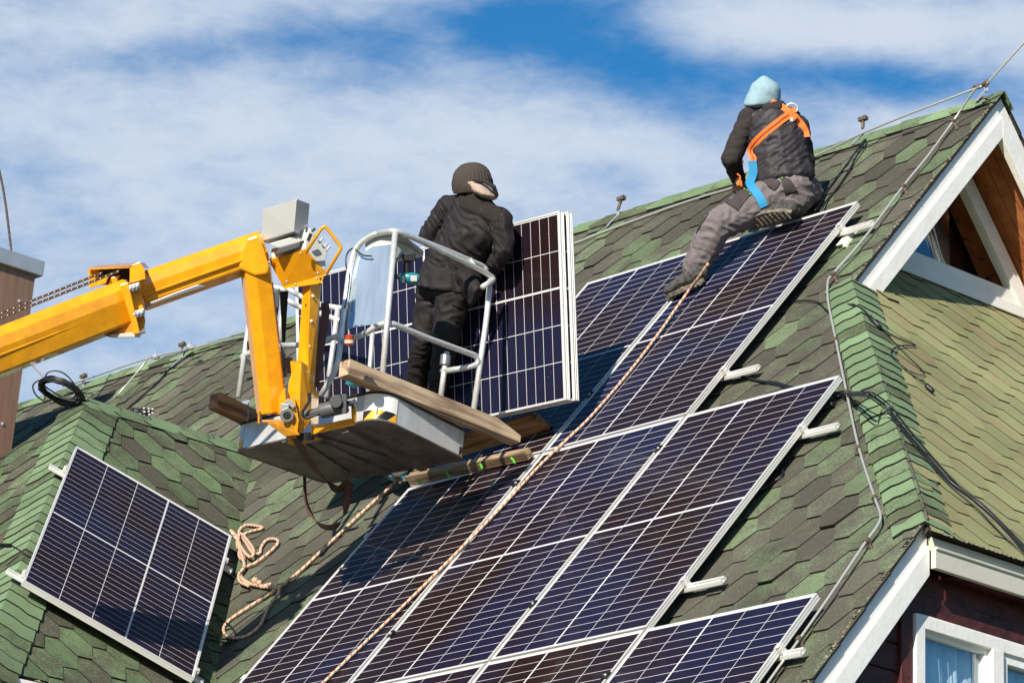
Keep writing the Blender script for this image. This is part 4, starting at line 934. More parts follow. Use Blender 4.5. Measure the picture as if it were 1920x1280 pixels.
rail_('guard_post', [onA(612, 745, DA), onA(634, 575, DA)])
rail_('guard_post', [onA(690, 740, DA), onA(700, 600, DA)], r=.014)
# side panel and electrical box
mb = MB(); mb.prism([onA(657, 482, .045), onA(686, 470, .045), onA(700, 462, .045), onA(736, 458, .045), onA(724, 602, .045), onA(715, 605, .045), onA(650, 616, .045)], ea * .003); 
sp_ = mb.build('side_sheet', 'skytint', lift)
mb = MB(); q = [onA(684, 447, .06), onA(737, 436, .06), onA(736, 460, .06), onA(702, 468, .06), onA(685, 482, .06)]; mb.prism(q, ea * .18)
mb.prism([onA(742, 440, .07), onA(760, 444, .07), onB(795, 470, .12), onB(794, 481, .12), onA(742, 484, .07)], eb * .14 + ea * .0)
mb.build('electrical_box', 'lgrey', lift, bevel=.004)
mb = MB(); mb.tube([onA(x, y, .02) for x, y in [(697, 480), (680, 478), (662, 466), (650, 478), (649, 500), (655, 520), (648, 570), (637, 600), (640, 618)]], .0045, 6, smooth_sub=6); mb.build('control_cable', 'cable', lift, smooth='all')

# boom sections
Zb = 20.75
hexp = lambda h, w, ch=.35: [(w, h * .25), (w * .72, h), (-w * .72, h), (-w, h * .25), (-w, -h * .3), (-w * .72, -h), (w * .72, -h), (w, -h * .3)]
mb = MB(); mb.beam(P(-70, 687, 20.0), P(236, 569, 20.55), HZ, [(.135, .005), (.14, .06), (.105, .118), (-.105, .118), (-.14, .06), (-.14, -.05), (-.10, -.118), (.085, -.118)])
lb = mb.build('lower_boom', 'yellow', lift, bevel=.012)
mb = MB(); mb.tube([P(-70, 693, 19.86), P(232, 575, 20.41)], .006, 6); mb.build('weld_seam', 'yellow', lb)
mb = MB()
for dz in (-.05, .05): mb.ribbon([P(-70, 684, 20.0) + HZ * .122 + F_ * (dz - .02), P(236, 566, 20.55) + HZ * .122 + F_ * (dz - .02)], F_, .012, .004)
mb.build('slide_strip', 'cream', lb)
mb = MB(); mb.beam(P(262, 549, 20.62), P(496, 467, 20.75), HZ, [(.098, .0), (.102, .045), (.074, .088), (-.074, .088), (-.1, .045), (-.1, -.04), (-.07, -.088), (.062, -.088)])
ub = mb.build('upper_boom', 'yellow', lift, bevel=.010)
mb = MB(); mb.tube([P(262, 556, 20.52), P(503, 470, 20.65)], .006, 6); mb.build('weld_seam', 'yellow', ub)
def slab_px(name, pts, Z, th, m, parent=lift, bevel=.003, zs=None):
    mb = MB(); q = [P(x, y, zs[i] if zs else Z) for i, (x, y) in enumerate(pts)]; mb.prism(q, F_ * th); return mb.build(name, m, parent, bevel=bevel)
# knuckle and jib
mb = MB(); q = [(484, 440), (490, 452), (497, 472), (505, 500), (502, 514), (478, 517), (447, 504), (452, 470), (462, 447)]
mb.prism([P(x, y, 20.62) for x, y in q], F_ * .21); mb.build('knuckle', 'yellow', lift, bevel=.012)
mb = MB(); w = .082
mb.beam(P(479, 500, 20.73), P(510, 772, 20.80), -F_, [(.078, -.08), (.082, .02), (.052, .098), (-.006, .098), (-.082, .06), (-.082, -.08)])
jib = mb.build('jib', 'yellow', lift, bevel=.006)
mb = MB(); mb.box(P(487, 771, 20.72), R_ * .115, F_ * .14, D_ * .016); mb.box(P(483, 770, 20.70), R_ * .012, F_ * .16, D_ * .07); mb.box(P(491, 787, 20.72), R_ * .12, F_ * .15, D_ * .014); mb.build('jib_end_cap', 'yellowd', jib, bevel=.004)
# collar between the booms
col = slab_px('boom_collar', [(224, 534), (240, 528), (262, 624), (250, 628), (245, 600)], 20.36, .36, 'yellow', bevel=.005)
mb = MB()
mb.prism([P(x, y, 20.44) for x, y in [(240, 530), (262, 528), (272, 600), (270, 614), (262, 622), (258, 622)]], F_ * .03)
mb.prism([P(x, y, 20.42) for x, y in [(243, 499), (262, 491), (270, 502), (273, 523), (243, 531)]], F_ * .018)
mb.prism([P(x, y, 20.42) for x, y in [(243, 499), (262, 491), (270, 502), (262, 494)]], F_ * .30)
# hood: roof plate and far wall
mb.prism([P(165, 503, 20.70), P(183, 498, 20.78), P(262, 491, 20.73), P(243, 499, 20.42)], D_ * .010)
mb.prism([P(165, 503, 20.72), P(168, 541, 20.72), P(186, 534, 20.72), P(186, 500, 20.74)], F_ * .012)
mb.build('chain_hood', 'yellow', col, bevel=.003)
slab_px('hood_inner_wall', [(186, 502), (244, 497), (244, 528), (226, 534), (186, 534)], 20.74, .012, 'black', col)
mb = MB()
for x0 in (190, 210): mb.prism([P(x, y, 20.55 + (x0 - 190) * .002) for x, y in [(x0 - 8, 536), (x0 - 2, 520), (x0 + 14, 516), (x0 + 8, 531)]], F_ * .05)
mb.build('chain_guide', 'yellow', col, bevel=.004)
slab_px('lower_pocket', [(188, 627), (205, 620), (244, 603), (258, 622), (250, 632), (210, 633)], 20.44, .26, 'yellowd', col)
slab_px('wear_pad', [(204, 627), (258, 623), (253, 632), (210, 633)], 20.42, .28, 'lgrey', col)
for (x, y) in ((252, 539), (260, 588)):
    mb = MB(); c = P(x, y, 20.40); dd = (P(x + 10, y - 3, 20.40) - c).normalized(); mb.cbox(c, dd * .032, D_ * .019, F_ * .03)
    for k in (-.02, 0, .02): mb.tube([c + dd * k - F_ * .02, c + dd * k - F_ * .042], .009, 8)
    mb.build('slide_block', 'galv', col, bevel=.003)
slab_px('scraped_strip', [(271, 577), (300, 566), (385, 537), (372, 533), (330, 548), (271, 571)], 20.50, .02, 'dgreyplate', lift)
# chains (flat links)
def chain(a, b, name='leaf_chain'):
    mb = MB(); n = int((b - a).length / .018); dd = (b - a).normalized()
    for i in range(n):
        c = a + dd * (i + .5) * .018; mb.cbox(c, dd * .010, D_ * .0075, F_ * (.009 if i % 2 else .005), 0)
        if i % 2: mb.ball(c - F_ * .010, .0035, 1, 6)
    return mb.build(name, ['rust', 'galv'], lift)
chain(P(-60, 612, 20.2), P(195, 510, 20.60)); chain(P(-60, 620, 20.05), P(226, 507, 20.52))

# mast on the basket
mz = 20.72
mb = MB(); mb.prism([P(x, y, z) for x, y, z in [(568, 532, mz + .05), (582, 528, mz), (576, 745, mz), (553, 745, mz + .05)]], F_ * .10); mb.prism([P(x, y, z) for x, y, z in [(582, 528, mz), (601, 534, mz + .06), (588, 745, mz + .06), (576, 745, mz)]], F_ * .06)
mb.build('mast', 'yellow', lift, bevel=.004)
mb = MB()
for x, y in [(587, 555), (584, 602), (580, 649), (578, 697), (576, 720), (574, 738)]: mb = MB(); mb.ball(P(x, y, mz + .012), .0085, seg=8); mb.build('bolt_cap', 'white', lift, smooth='all')
mb = MB(); mb.prism([P(x, y, z) for x, y, z in [(544, 677, mz - .02), (565, 677, mz - .05), (561, 815, mz - .05), (549, 800, mz - .04), (537, 770, mz - .02), (541, 718, mz - .02), (546, 700, mz - .02)]], F_ * .05)
mb.prism([P(x, y, z) for x, y, z in [(565, 677, mz - .05), (581, 687, mz + .02), (583, 790, mz + .02), (561, 815, mz - .05)]], F_ * .05)
mb.prism([P(x, y, z) for x, y, z in [(583, 735, mz + .05), (597, 732, mz + .12), (597, 795, mz + .12), (583, 800, mz + .05)]], F_ * .03)
brk = mb.build('mast_bracket', 'yellow', lift, bevel=.004)
mb = MB(); mb.prism([P(x, y, mz - .09) for x, y in [(522, 748), (535, 725), (537, 765), (545, 742), (553, 748), (560, 790), (558, 812), (545, 805), (532, 790), (522, 770)]], F_ * .05); mb.build('pivot_plate', 'yellow', lift, bevel=.004)
mb = MB(); c = P(538, 778, mz - .12); mb.tube([c, c + F_ * .06], .038, 16, mi=0); mb.tube([c - F_ * .004, c + F_ * .01], .022, 14, mi=1); mb.cbox(P(534, 767, mz - .11), R_ * .022, D_ * .03, F_ * .008, 2); mb.cbox(P(545, 756, mz - .11), (R_ + D_ * .9).normalized() * .028, (R_ * .9 - D_).normalized() * .012, F_ * .006, 2)
mb.build('pivot_pin', ['dgreyplate', 'black', 'galv'], lift, bevel=.002)
mb = MB(); c = P(572, 818, mz + .02); mb.tube([c - D_ * .02, c + D_ * .02], .05, 16); mb.build('swivel', 'black', lift, smooth=True)
mb = MB(); mb.prism([P(x, y, z) for x, y, z in [(500, 792, 20.7), (545, 792, 20.62), (562, 815, 20.6), (535, 818, 20.66)]], F_ * .16 + D_ * .01); mb.build('swivel_plate', 'yellowd', lift, bevel=.003)
mb = MB(); mb.prism([P(x, y, z) for x, y, z in [(538, 816, 20.9), (605, 822, 20.95), (560, 836, 20.86), (540, 830, 20.86)]], F_ * .05); mb.prism([P(x, y, 20.80) for x, y in [(538, 816), (550, 817), (552, 836), (540, 832)]], F_ * .1); mb.build('mount_foot', 'yellow', lift, bevel=.003)
mb = MB(); mb.prism([P(x, y, z) for x, y, z in [(583, 800, 20.66), (583, 815, 20.66), (665, 797, 20.60), (668, 792, 20.6), (657, 784, 20.6)]], F_ * .035); mb.tube([P(663, 761, 20.58), P(664, 789, 20.58)], .013, 12); mb.build('actuator_arm', 'yellow', lift, bevel=.003)
mb = MB(); mb.tube([P(571, 777, 20.62), P(602, 770, 20.58)], .022, 14); mb.tube([P(599, 771, 20.58), P(603, 770, 20.58), P(648, 760, 20.54), P(652, 759, 20.54)], [.034, .042, .042, .034], 16); mb.tube([P(630, 752, 20.50) - F_ * .04, P(630, 752, 20.5) + F_ * .04], .034, 16)
mb.tube([P(626, 762, 20.5), P(636, 749, 20.52), P(632, 742, 20.52)], .026, 12); mb.cbox(P(646, 757, 20.52), R_ * .012, D_ * .052, F_ * .04); mb.tube([P(650, 756, 20.52), P(664, 756, 20.56)], .016, 10); mb.tube([P(660, 749, 20.56), P(666, 762, 20.56)], .019, 10)
act = mb.build('linear_actuator', 'grey', lift, smooth=True, bevel=.002)
mb = MB(); mb.tube([P(x, y, 20.56) for x, y in [(579, 735), (580, 750), (573, 762), (567, 773), (572, 783), (585, 780), (598, 775), (612, 768)]], .008, 8, smooth_sub=6); mb.build('actuator_hose', 'black', act, smooth='all')
# dark cylinder behind the jib
mb = MB(); mb.tube([P(520, 645, 20.95), P(531, 670, 20.95)], .02, 10); mb.cbox(P(536, 685, 20.95), R_ * .035, D_ * .045, F_ * .04); mb.tube([P(537, 690, 20.92), P(533, 705, 20.9)], .014, 8); mb.build('cable_junction', 'grey', lift, bevel=.004)
slab_px('rubber_flap', [(524, 545), (541, 545), (538, 585), (535, 642), (529, 642)], 21.1, .01, 'black')
slab_px('dark_cover', [(510, 548), (524, 540), (523, 572), (519, 600), (512, 590)], 21.15, .03, 'grey')
slab_px('dark_cover', [(463, 640), (472, 638), (474, 655), (468, 657), (463, 652)], 21.2, .04, 'grey')
# console
A_, B_, C_, D4 = P(503.6, 488, 20.72), P(570, 469, 20.62), P(607.5, 514, 20.66), P(531, 538, 20.76)
un = (B_ - A_).cross(D4 - A_).normalized();
if un.dot(F_) < 0: un = -un
mb = MB(); mb.prism([A_, B_, C_, D4], un * .012); 
lipn = lambda a, b: mb.prism([a, b, b + un * .035 - (b - a).normalized() * 0, a + un * .035], (cen4 - (a + b) / 2).normalized() * .006)
cen4 = (A_ + B_ + C_ + D4) / 4
for a, b in ((A_, B_), (B_, C_), (C_, D4), (D4, A_)): lipn(a, b)
mb.prism([D4, C_ - (C_ - D4) * .0, C_ + D_ * .045 + (D4 - C_) * .05, D4 + D_ * .012 + (C_ - D4) * .05], F_ * .02)
tray = mb.build('console_tray', 'yellow', lift, bevel=.003)
mb = MB()
for x, y in [(505, 491), (564, 475), (596, 512), (538, 528), (554, 533), (594, 522)]: mb = MB(); mb.ball(P(x, y, 20.64), .008, seg=8); mb.build('tray_bolt', 'galv', tray, smooth='all')
up4 = ((A_ - D4).normalized() * .55 + un * .8).normalized()
k0 = A_.lerp(B_, .02) + un * .02; k1 = B_ + un * .02 - (B_ - A_) * .02; k2_ = C_ + un * .02 - (C_ - D4) * .05; k3 = D4 + un * .02
mb = MB(); upc = -D_ * .95 + F_ * .3
mb.prism([A_ + un * .03, B_ + un * .02, C_ + un * .03, D4 + un * .05], upc * .055)
mb.prism([B_ + un * .02 - (B_ - A_) * .25 + upc * .02, B_ + un * .03 + upc * .02, C_ + un * .04 - (C_ - B_) * .12, C_ + un * .04 - (C_ - B_) * .12 - (C_ - D4) * .28], upc * .10 + R_ * .02)
cons = mb.build('control_console', 'lgrey', lift, bevel=.006)
mb = MB()
for t in (.1, .3, .5, .72, .85):
    q = B_.lerp(C_, t) + upc * .12 + R_ * .03; mb = MB(); mb.tube([q, q + (R_ * .6 - D_ * .6) * .03], .006, 8); mb.build('console_switch', 'black' if t < .2 else 'lgrey', cons)
mb = MB(); mb.tube([P(577, 452, 20.6), P(583, 438, 20.6)], .010, 8); mb.build('joystick', 'black', cons)
mb = MB(); mb.tube(arc_corner([P(x, y, 20.58) for x, y in [(573, 474), (603, 428), (610, 424), (639, 462), (639, 467), (611, 515)]], .03), .0095, 10); mb.build('guard_loop', 'yellow', lift, smooth='all')
# tread plate box
mb = MB(); t0, t1, t2, t3 = P(492, 392, 20.70), P(556.5, 373, 20.60), P(551, 434, 20.60), P(489.5, 453, 20.70)
bx = P(581, 382, 20.78) - t1
mb.prism([t0, t1, t2, t3], bx); mb.build('tool_box', 'tread', lift, bevel=.003)
mb = MB(); mb.tube([P(570, 427, 20.66), P(576, 424, 20.68)], .008, 8); mb.tube([P(573, 428, 20.7), P(576, 443, 20.7)], .003, 6); mb.build('box_latch', 'galv', lift)
slab_px('sun_visor', [(504, 457), (552, 443), (570, 451), (520, 465)], 20.64, .12, 'lgrey')
slab_px('console_screen', [(516, 478), (523, 464), (564, 452), (560, 464)], 20.63, .05, 'grey')

# straps under and beside the basket
def strap(pts, w, lab, wd=None, width=.048, m='brownstrap'):
    mb = MB(); mb.ribbon(pts, wd or w, width, .004, sub=6); return tag(mb.build('strap', m, smooth='all'), lab, 'strap')
strap([P(556, 822, 20.75), P(562, 835, 20.8), P(578, 862, 20.9), P(600, 890, 21.2), P(625, 914, 21.5), P(640, 915, 21.6), P(655, 900, 21.6)], None, 'brown strap running flat under the basket floor', wd=[R_, R_, R_, R_ + D_ * .3, D_, D_, D_ - R_ * .3], width=.042)
strap([P(571, 893, 21.5), P(573, 935, 21.5), P(582, 962, 21.5), P(601, 984, 21.5), P(622, 988, 21.5), P(640, 975, 21.5), P(650, 940, 21.55), P(655, 905, 21.6)], None, 'brown strap hanging as a loose loop below the basket', wd=[F_ + R_ * .3, F_ + R_ * .3, F_ + R_ * .5, F_ + D_ * .6, F_ + D_, F_ - R_ * .6 + D_, R_ + F_ * .3, R_ + F_ * .2], width=.045)
strap([P(609, 567, 21.05), P(610, 590, 21.05), P(603, 640, 21.0), P(596, 690, 20.95), P(590, 725, 20.9)], None, 'brown strap hanging beside the yellow mast', wd=R_, width=.045)
# timber
def timber(name, a, b, up, w, h, m, label, grp=None, notch=False, taper=None, cat='beam'):
    dd = (b - a).normalized(); s = dd.cross(up).normalized(); u = s.cross(dd).normalized(); rot = frame_mat(dd, s, u)
    mb = MB(); n = 14; L = (b - a).length; pr = []
    for k in range(n + 1):
        t = k / n; sc = 1 + random.uniform(-.02, .02); hw = w / 2 * sc; hh = h / 2 * (1 + random.uniform(-.02, .02)); top = hh
        if taper and t > 1 - taper: top = hh - (t - (1 - taper)) / taper * h * .55
        pr.append([a + dd * L * t + s * x + u * y for x, y in ((-hw, -hh), (hw, -hh), (hw, top), (-hw, top))])
    if notch: pr[n] = [p + dd * (.03 if i in (0, 1) else -.03) for i, p in enumerate(pr[n])]
    for k in range(n):
        for j in range(4): mb.face([pr[k][j], pr[k][(j + 1) % 4], pr[k + 1][(j + 1) % 4], pr[k + 1][j]])
    mb.face(pr[0][::-1]); mb.face(pr[n])
    o = mb.build(name, m, None, origin=a, rot=rot, bevel=.004)
    return tag(o, label, cat, grp)
GB = 'rough timber beams laid on the basket'
timber('timber_beam', onC(645, 690, FH + .055), onC(968, 818, FH + .055) + ec * .0, ec, .085, .092, 'oldwood', 'long pale beam on the right edge of the basket floor, reaching over the panels', GB, taper=.14)
timber('timber_beam', onC(402, 751, FH + .05), onC(402, 751, FH + .05) + ea * 1.15, ec, .085, .088, 'oldwood2', 'brown beam sticking out at the left end of the basket behind the yellow jib', GB)
timber('wood_plank', onM(852, 838, .19), onM(1016, 787, .17), nM, .05, .12, 'oldwood2', 'dark plank with a notched end lying on the panels beneath the held panels', 'planks lying on the panels', notch=True, cat='plank')
pk = timber('wood_plank', onM(768, 897, .145), onM(992, 850, .145), nM, .05, .058, 'plank', 'dusty green-marked plank along the top edge of the leftmost middle row panel', 'planks lying on the panels', cat='plank')
mb = MB()
for x, y in ((782, 902), (836, 890), (897, 871), (958, 862)):
    a = onM(x, y, .2) ; 
    k = P(x, y, (onM(x, y, .155) - CAM).dot(CM[2]) - .075); mb.ribbon([k - D_ * .016, k + D_ * .004 + R_ * .016, k + D_ * .02 + R_ * .022], R_, .011, .003)
mb.build('green_mark', 'green', pk)
# brackets on the beams
def bolt_bracket(x, y, c, lab):
    mb = MB(); o = onC(x, y, c); mb.cbox(o - ea * .0, ea * .003, eb * .02, ec * .05); mb.cbox(o - ec * .05, ea * .02, eb * .03, ec * .003)
    for k in (-.02, .02): mb.tube([o + ec * k - ea * .004, o + ec * k - ea * .014], .009, 8)
    mb.build('beam_bracket', 'galv', lift, bevel=.001)
mb = MB()
o = onA(459, 766, -.02); mb.cbox(o, eb * .028, ea * .002, ec * .05); mb.cbox(o - ec * .045 + eb * .01, eb * .045, ea * .003, ec * .03)
for k, j in ((-.03, .025), (-.03, -.03), (.03, 0), (.0, 0)): mb.tube([o + ec * k + eb * j, o + ec * k + eb * j - ea * .012], .010, 8)
mb.build('beam_bracket', 'galv', lift, bevel=.001)
mb = MB()
for x, y in ((690, 695), (695, 706), (702, 698)): mb = MB(); c = onA(x, y, -.0); mb.tube([c, c - ea * .03], .006, 6); mb.build('bracket_bolt', 'galv', lift)
# cordless driver hanging on the rail, teal bag, lamp
dz = (onA(765, 520, DA * .55) - CAM).dot(CM[2]); dz = 21.25
e = thing('cordless_driver', P(765, 520, dz), 'teal and black cordless driver hanging at the basket box beside the standing worker', 'power tool')
mb = MB(); mb.tube([P(750, 519, dz), P(756, 519, dz), P(781, 524, dz), P(785, 525, dz)], [.018, .032, .034, .026], 14); mb.build('motor_housing', 'teal', e, smooth=True)
mb = MB(); mb.tube([P(762, 516, dz), P(764, 492, dz), P(768, 483, dz)], [.024, .019, .021], 10); mb.cbox(P(767, 482, dz), R_ * .036, D_ * .022, F_ * .03); mb.tube([P(741, 518, dz), P(750, 519, dz)], [.008, .02], 10); mb.build('handle', 'black', e, smooth=True, bevel=.004)
mb = MB(); mb.cbox(P(776, 522, dz - .034), R_ * .018, D_ * .016, F_ * .004); mb.cbox(P(756, 523, dz - .03), R_ * .008, D_ * .02, F_ * .006); mb.build('grey_insert', 'lgrey', e, bevel=.002)
e = thing('tool_holster', P(663, 718, 20.9), 'teal plastic tool nose showing over the basket floor edge, left of the long beam', 'power tool')
mb = MB(); mb.tube([P(653, 722, 20.9), P(657, 716, 20.9), P(672, 716, 20.9), P(676, 722, 20.9)], [.02, .034, .034, .026], 12); mb.build('tool_body', 'teal', e, smooth=True)
mb = MB(); mb.cbox(P(668, 713, 20.86), R_ * .02, D_ * .006, F_ * .006); mb.build('tool_trim', 'cyan', e)
e = thing('lamp', P(655, 638, 20.3), 'small red and orange lamp hanging from the basket mid rail', 'lamp')
mb = MB(); mb.tube([P(655, 627, 20.5), P(655, 629, 20.5), P(655, 645, 20.5), P(655, 648, 20.5)], [.012, .024, .026, .012], 12); mb.build('lamp_body', 'red', e, smooth=True)
mb = MB(); mb.tube([P(655, 637, 20.5), P(655, 643, 20.5)], .0268, 14); mb.build('pale_band', 'cream', e, smooth=True)
mb = MB(); mb.tube([P(655, 648, 20.5), P(655, 672, 20.5)], .004, 6); mb.tube([P(655, 627, 20.5), P(654, 618, 20.5)], .004, 6); mb.build('stem', 'galv', e)
# ------------------------------------------------------------------ people
from mathutils.bvhtree import BVHTree
FR0 = (R_, F_, -D_)      # lateral, depth (away), up as seen by the camera
def frame_up(up, lat=None):
    up = up.normalized(); lat = (lat or R_); lat = (lat - up * lat.dot(up)).normalized(); return (lat, up.cross(lat).normalized() * 1, up)
def hullpts(c, r, fr, k=10):
    rr = r if isinstance(r, (tuple, list)) else (r, r, r); out = []
    for a in range(k // 2 + 1):
        th = math.pi * a / (k // 2)
        for b in range(k):
            ph = 2 * math.pi * b / k; out.append(c + fr[0] * rr[0] * math.sin(th) * math.cos(ph) + fr[1] * rr[1] * math.sin(th) * math.sin(ph) + fr[2] * rr[2] * math.cos(th))
    return out
def body(name, hulls, mname, parent, voxel=.009, smooth=5, disp=0, dscale=(6, 6, 22), fr=FR0, seed=0, k=12, thresh=None):
    """hulls: list of lists of (centre, radius[, frame]); each list becomes one convex hull, all fused by voxel remesh"""
    bm = bmesh.new()
    for h in hulls:
        pts = []
        for q in h: pts += hullpts(V(q[0]), q[1], q[2] if len(q) > 2 else fr, k)
        vs = [bm.verts.new(p) for p in pts]
        res = bmesh.ops.convex_hull(bm, input=vs)
        bmesh.ops.delete(bm, geom=[g for g in set(res['geom_interior'] + res['geom_unused']) if isinstance(g, bmesh.types.BMVert)], context='VERTS')
    me = D.meshes.new('tmp'); bm.to_mesh(me); bm.free(); ob = D.objects.new('tmp', me); COL.objects.link(ob)
    md = ob.modifiers.new('r', 'REMESH'); md.mode = 'VOXEL'; md.voxel_size = voxel; md.use_smooth_shade = True
    sm = ob.modifiers.new('s', 'SMOOTH'); sm.factor = .5; sm.iterations = smooth
    dg = bpy.context.evaluated_depsgraph_get(); me2 = D.meshes.new_from_object(ob.evaluated_get(dg)); D.objects.remove(ob)
    if disp:
        nrm = [v.normal.copy() for v in me2.vertices]
        for i, v in enumerate(me2.vertices):
            p = v.co; q = V((p.dot(fr[0]) * dscale[0], p.dot(fr[1]) * dscale[1], p.dot(fr[2]) * dscale[2])) + V((seed, 0, 0))
            q += noise.noise_vector(p * 7) * 1.2
            a = 1 - abs(noise.noise(q)) * 2.2; b = noise.noise(q * 2.1 + V((9, 9, 9)))
            v.co = p + nrm[i] * disp * (a * .75 + b * .45 - .3)
    o = V(WM[parent.name].translation); 
    for v in me2.vertices: v.co -= o
    me2.materials.clear(); me2.materials.append(M[mname]); me2.polygons.foreach_set('use_smooth', [True] * len(me2.polygons)); me2.update()
    ob = D.objects.new(name, me2); COL.objects.link(ob); ob.parent = parent; WM[ob.name] = Matrix.Translation(o); me2.name = name
    return ob
def bvh_of(obs):
    vs = []; fs = []
    for ob in obs:
        o = V(WM[ob.name].translation); i = len(vs); vs += [v.co + o for v in ob.data.vertices]; fs += [tuple(i + k for k in p.vertices) for p in ob.data.polygons]
    return BVHTree.FromPolygons(vs, fs)
def drape(bvh, x, y, off, fallback):
    d_ = ray(x, y).normalized(); h = bvh.ray_cast(CAM, d_)
    if h[0] is None:
        h = min((bvh.find_nearest(P(x, y, z)) for z in (21.6, 22.2, 22.8, 23.3)), key=lambda q: q[3])
        return h[0] + h[1] * off, h[1]
    return h[0] + h[1] * off * (1 if h[1].dot(d_) < 0 else -1), h[1]
def band(name, bvh, pts, width, m, parent, off=.007, th=.003, fb=22, n=6):
    q = []; w = []; pp = spline([V((x, y, 0)) for x, y in pts], n)
    for k, p in enumerate(pp):
        a, nn = drape(bvh, p.x, p.y, off, fb); q.append(a)
    # smooth
    for _ in range(5): q = [q[0]] + [(q[i - 1] + q[i] * 2 + q[i + 1]) / 4 for i in range(1, len(q) - 1)] + [q[-1]]
    for k in range(len(q)):
        t = (q[min(k + 1, len(q) - 1)] - q[max(k - 1, 0)]).normalized(); w.append(t.cross(-F_ * .9 - D_ * .1).normalized())
    mb = MB(); mb.ribbon(q, w, width, th); return mb.build(name, m, parent, smooth=True)
def patch(name, bvh, quad, m, parent, off=.006, n=8, fb=22):
    mb = MB(); A, B_, C_, D_q = [V((x, y, 0)) for x, y in quad]; g = []
    for i in range(n + 1):
        row = []
        for j in range(n + 1):
            u, v = j / n, i / n; p = A.lerp(B_, u).lerp(D_q.lerp(C_, u), v); row.append(drape(bvh, p.x, p.y, off, fb)[0])
        g.append(row)
    for i in range(n):
        for j in range(n): mb.face([g[i][j], g[i][j + 1], g[i + 1][j + 1], g[i + 1][j]])
    for e in ([g[0][j] for j in range(n + 1)], [g[n][j] for j in range(n, -1, -1)]):
        for k in range(n): mb.face([e[k], e[k] + F_ * .01, e[k + 1] + F_ * .01, e[k + 1]])
    return mb.build(name, m, parent, smooth='all')
def boot(heel, toe, ankle, up, parent, wid=.048, trim=None):
    """heel/toe: bottom points, up: away from the ground"""
    dd = (toe - heel).normalized(); up = (up - dd * up.dot(dd)).normalized(); s = dd.cross(up); L = (toe - heel).length; f_ = (s, dd, up)
    hs = [[(heel + dd * .045 + up * .06, (.040, .045, .045), f_), (heel + dd * L * .5 + up * .055, (.042, .05, .04), f_), (toe - dd * .06 + up * .045, (.048, .055, .032), f_)],
          [(heel + dd * .05 + up * .07, (.042, .045, .04), f_), (ankle, (.05, .05, .04), f_), (heel + dd * L * .45 + up * .07, (.036, .04, .03), f_)],
          [(ankle, .052), (ankle + (ankle - heel).normalized() * .02, .05)]]
    b = body('boot', hs, 'boot', parent, voxel=.006, smooth=3, disp=.004, dscale=(20, 20, 40), fr=f_)
    mb = MB(); out = []
    for i in range(22):
        t = 2 * math.pi * i / 22; c = math.cos(t); y = (c * .5 + .5) * L; wv = (.040 + .012 * math.sin((y / L) * math.pi) + (.006 if y > L * .55 else 0)) * math.sin(t)
        out.append(heel + dd * y + s * wv)
    mb.prism(out, up * .026)
    for i in range(9): mb.cbox(heel + dd * (L * (.08 + i * .105)) - up * .003, s * .036, dd * .007, up * .005)
    mb.build('sole', 'sole', b, bevel=.003)
    if trim:
        mb = MB(); mb.tube([p * 1 + up * .03 for p in out], .004, 6, closed=True); mb.build('trim', trim, b)
    return b
def hand(wrist, dirv, palmn, parent_h, size=1.0):
    """returns hulls for a loosely curled hand: palm, four unequal fingers, thumb"""
    dd = dirv.normalized(); pn = (palmn - dd * palmn.dot(dd)).normalized(); s = dd.cross(pn); h = []; S = size
    f_ = (s, pn, dd)
    h.append([(wrist, (.026 * S, .02 * S, .02), f_), (wrist + dd * .05 * S, (.040 * S, .015 * S, .03), f_), (wrist + dd * .085 * S, (.040 * S, .013 * S, .012), f_)])
    for i, ln in enumerate((.068, .078, .073, .058)):
        o = wrist + dd * .088 * S + s * (i - 1.5) * .0215 * S; a = o + (dd * .8 + pn * .45).normalized() * ln * .5 * S; b = a + (dd * .25 + pn * 1).normalized() * ln * .38 * S; c = b + (pn * .8 - dd * .4).normalized() * ln * .28 * S
        h += [[(o, .0098), (a, .0092)], [(a, .0092), (b, .0082)], [(b, .0082), (c, .0074)]]
    o = wrist + dd * .03 * S - s * .034 * S; a = o + (dd * .6 - s * .55 + pn * .4).normalized() * .038 * S; b = a + (dd * .7 + pn * .6).normalized() * .032 * S
    h += [[(o, .015), (a, .0115)], [(a, .0115), (b, .0095)]]
    return h
def head_hulls(c, up, fwd, s=1.0):
    """skull, jaw, nose, ears, brow, mouth"""
    up = up.normalized(); fwd = (fwd - up * fwd.dot(up)).normalized(); lat = fwd.cross(up); f_ = (lat, fwd, up)
    h = [[(c + up * .025, (.076, .095, .085), f_), (c - up * .03 + fwd * .02, (.066, .075, .06), f_)], [(c - up * .03 + fwd * .03, (.055, .05, .04), f_), (c - up * .092 + fwd * .062, (.028, .022, .02), f_)],
         [(c + up * .01 + fwd * .10, (.009, .008, .008), f_), (c - up * .022 + fwd * .118, (.014, .011, .010), f_)], [(c - up * .055 + fwd * .098, (.024, .009, .006), f_)], [(c + up * .028 + fwd * .095, (.045, .012, .008), f_)]]
    for s_ in (1, -1): h.append([(c + lat * .082 * s_ - fwd * .005, (.008, .018, .030), f_)])
    return h
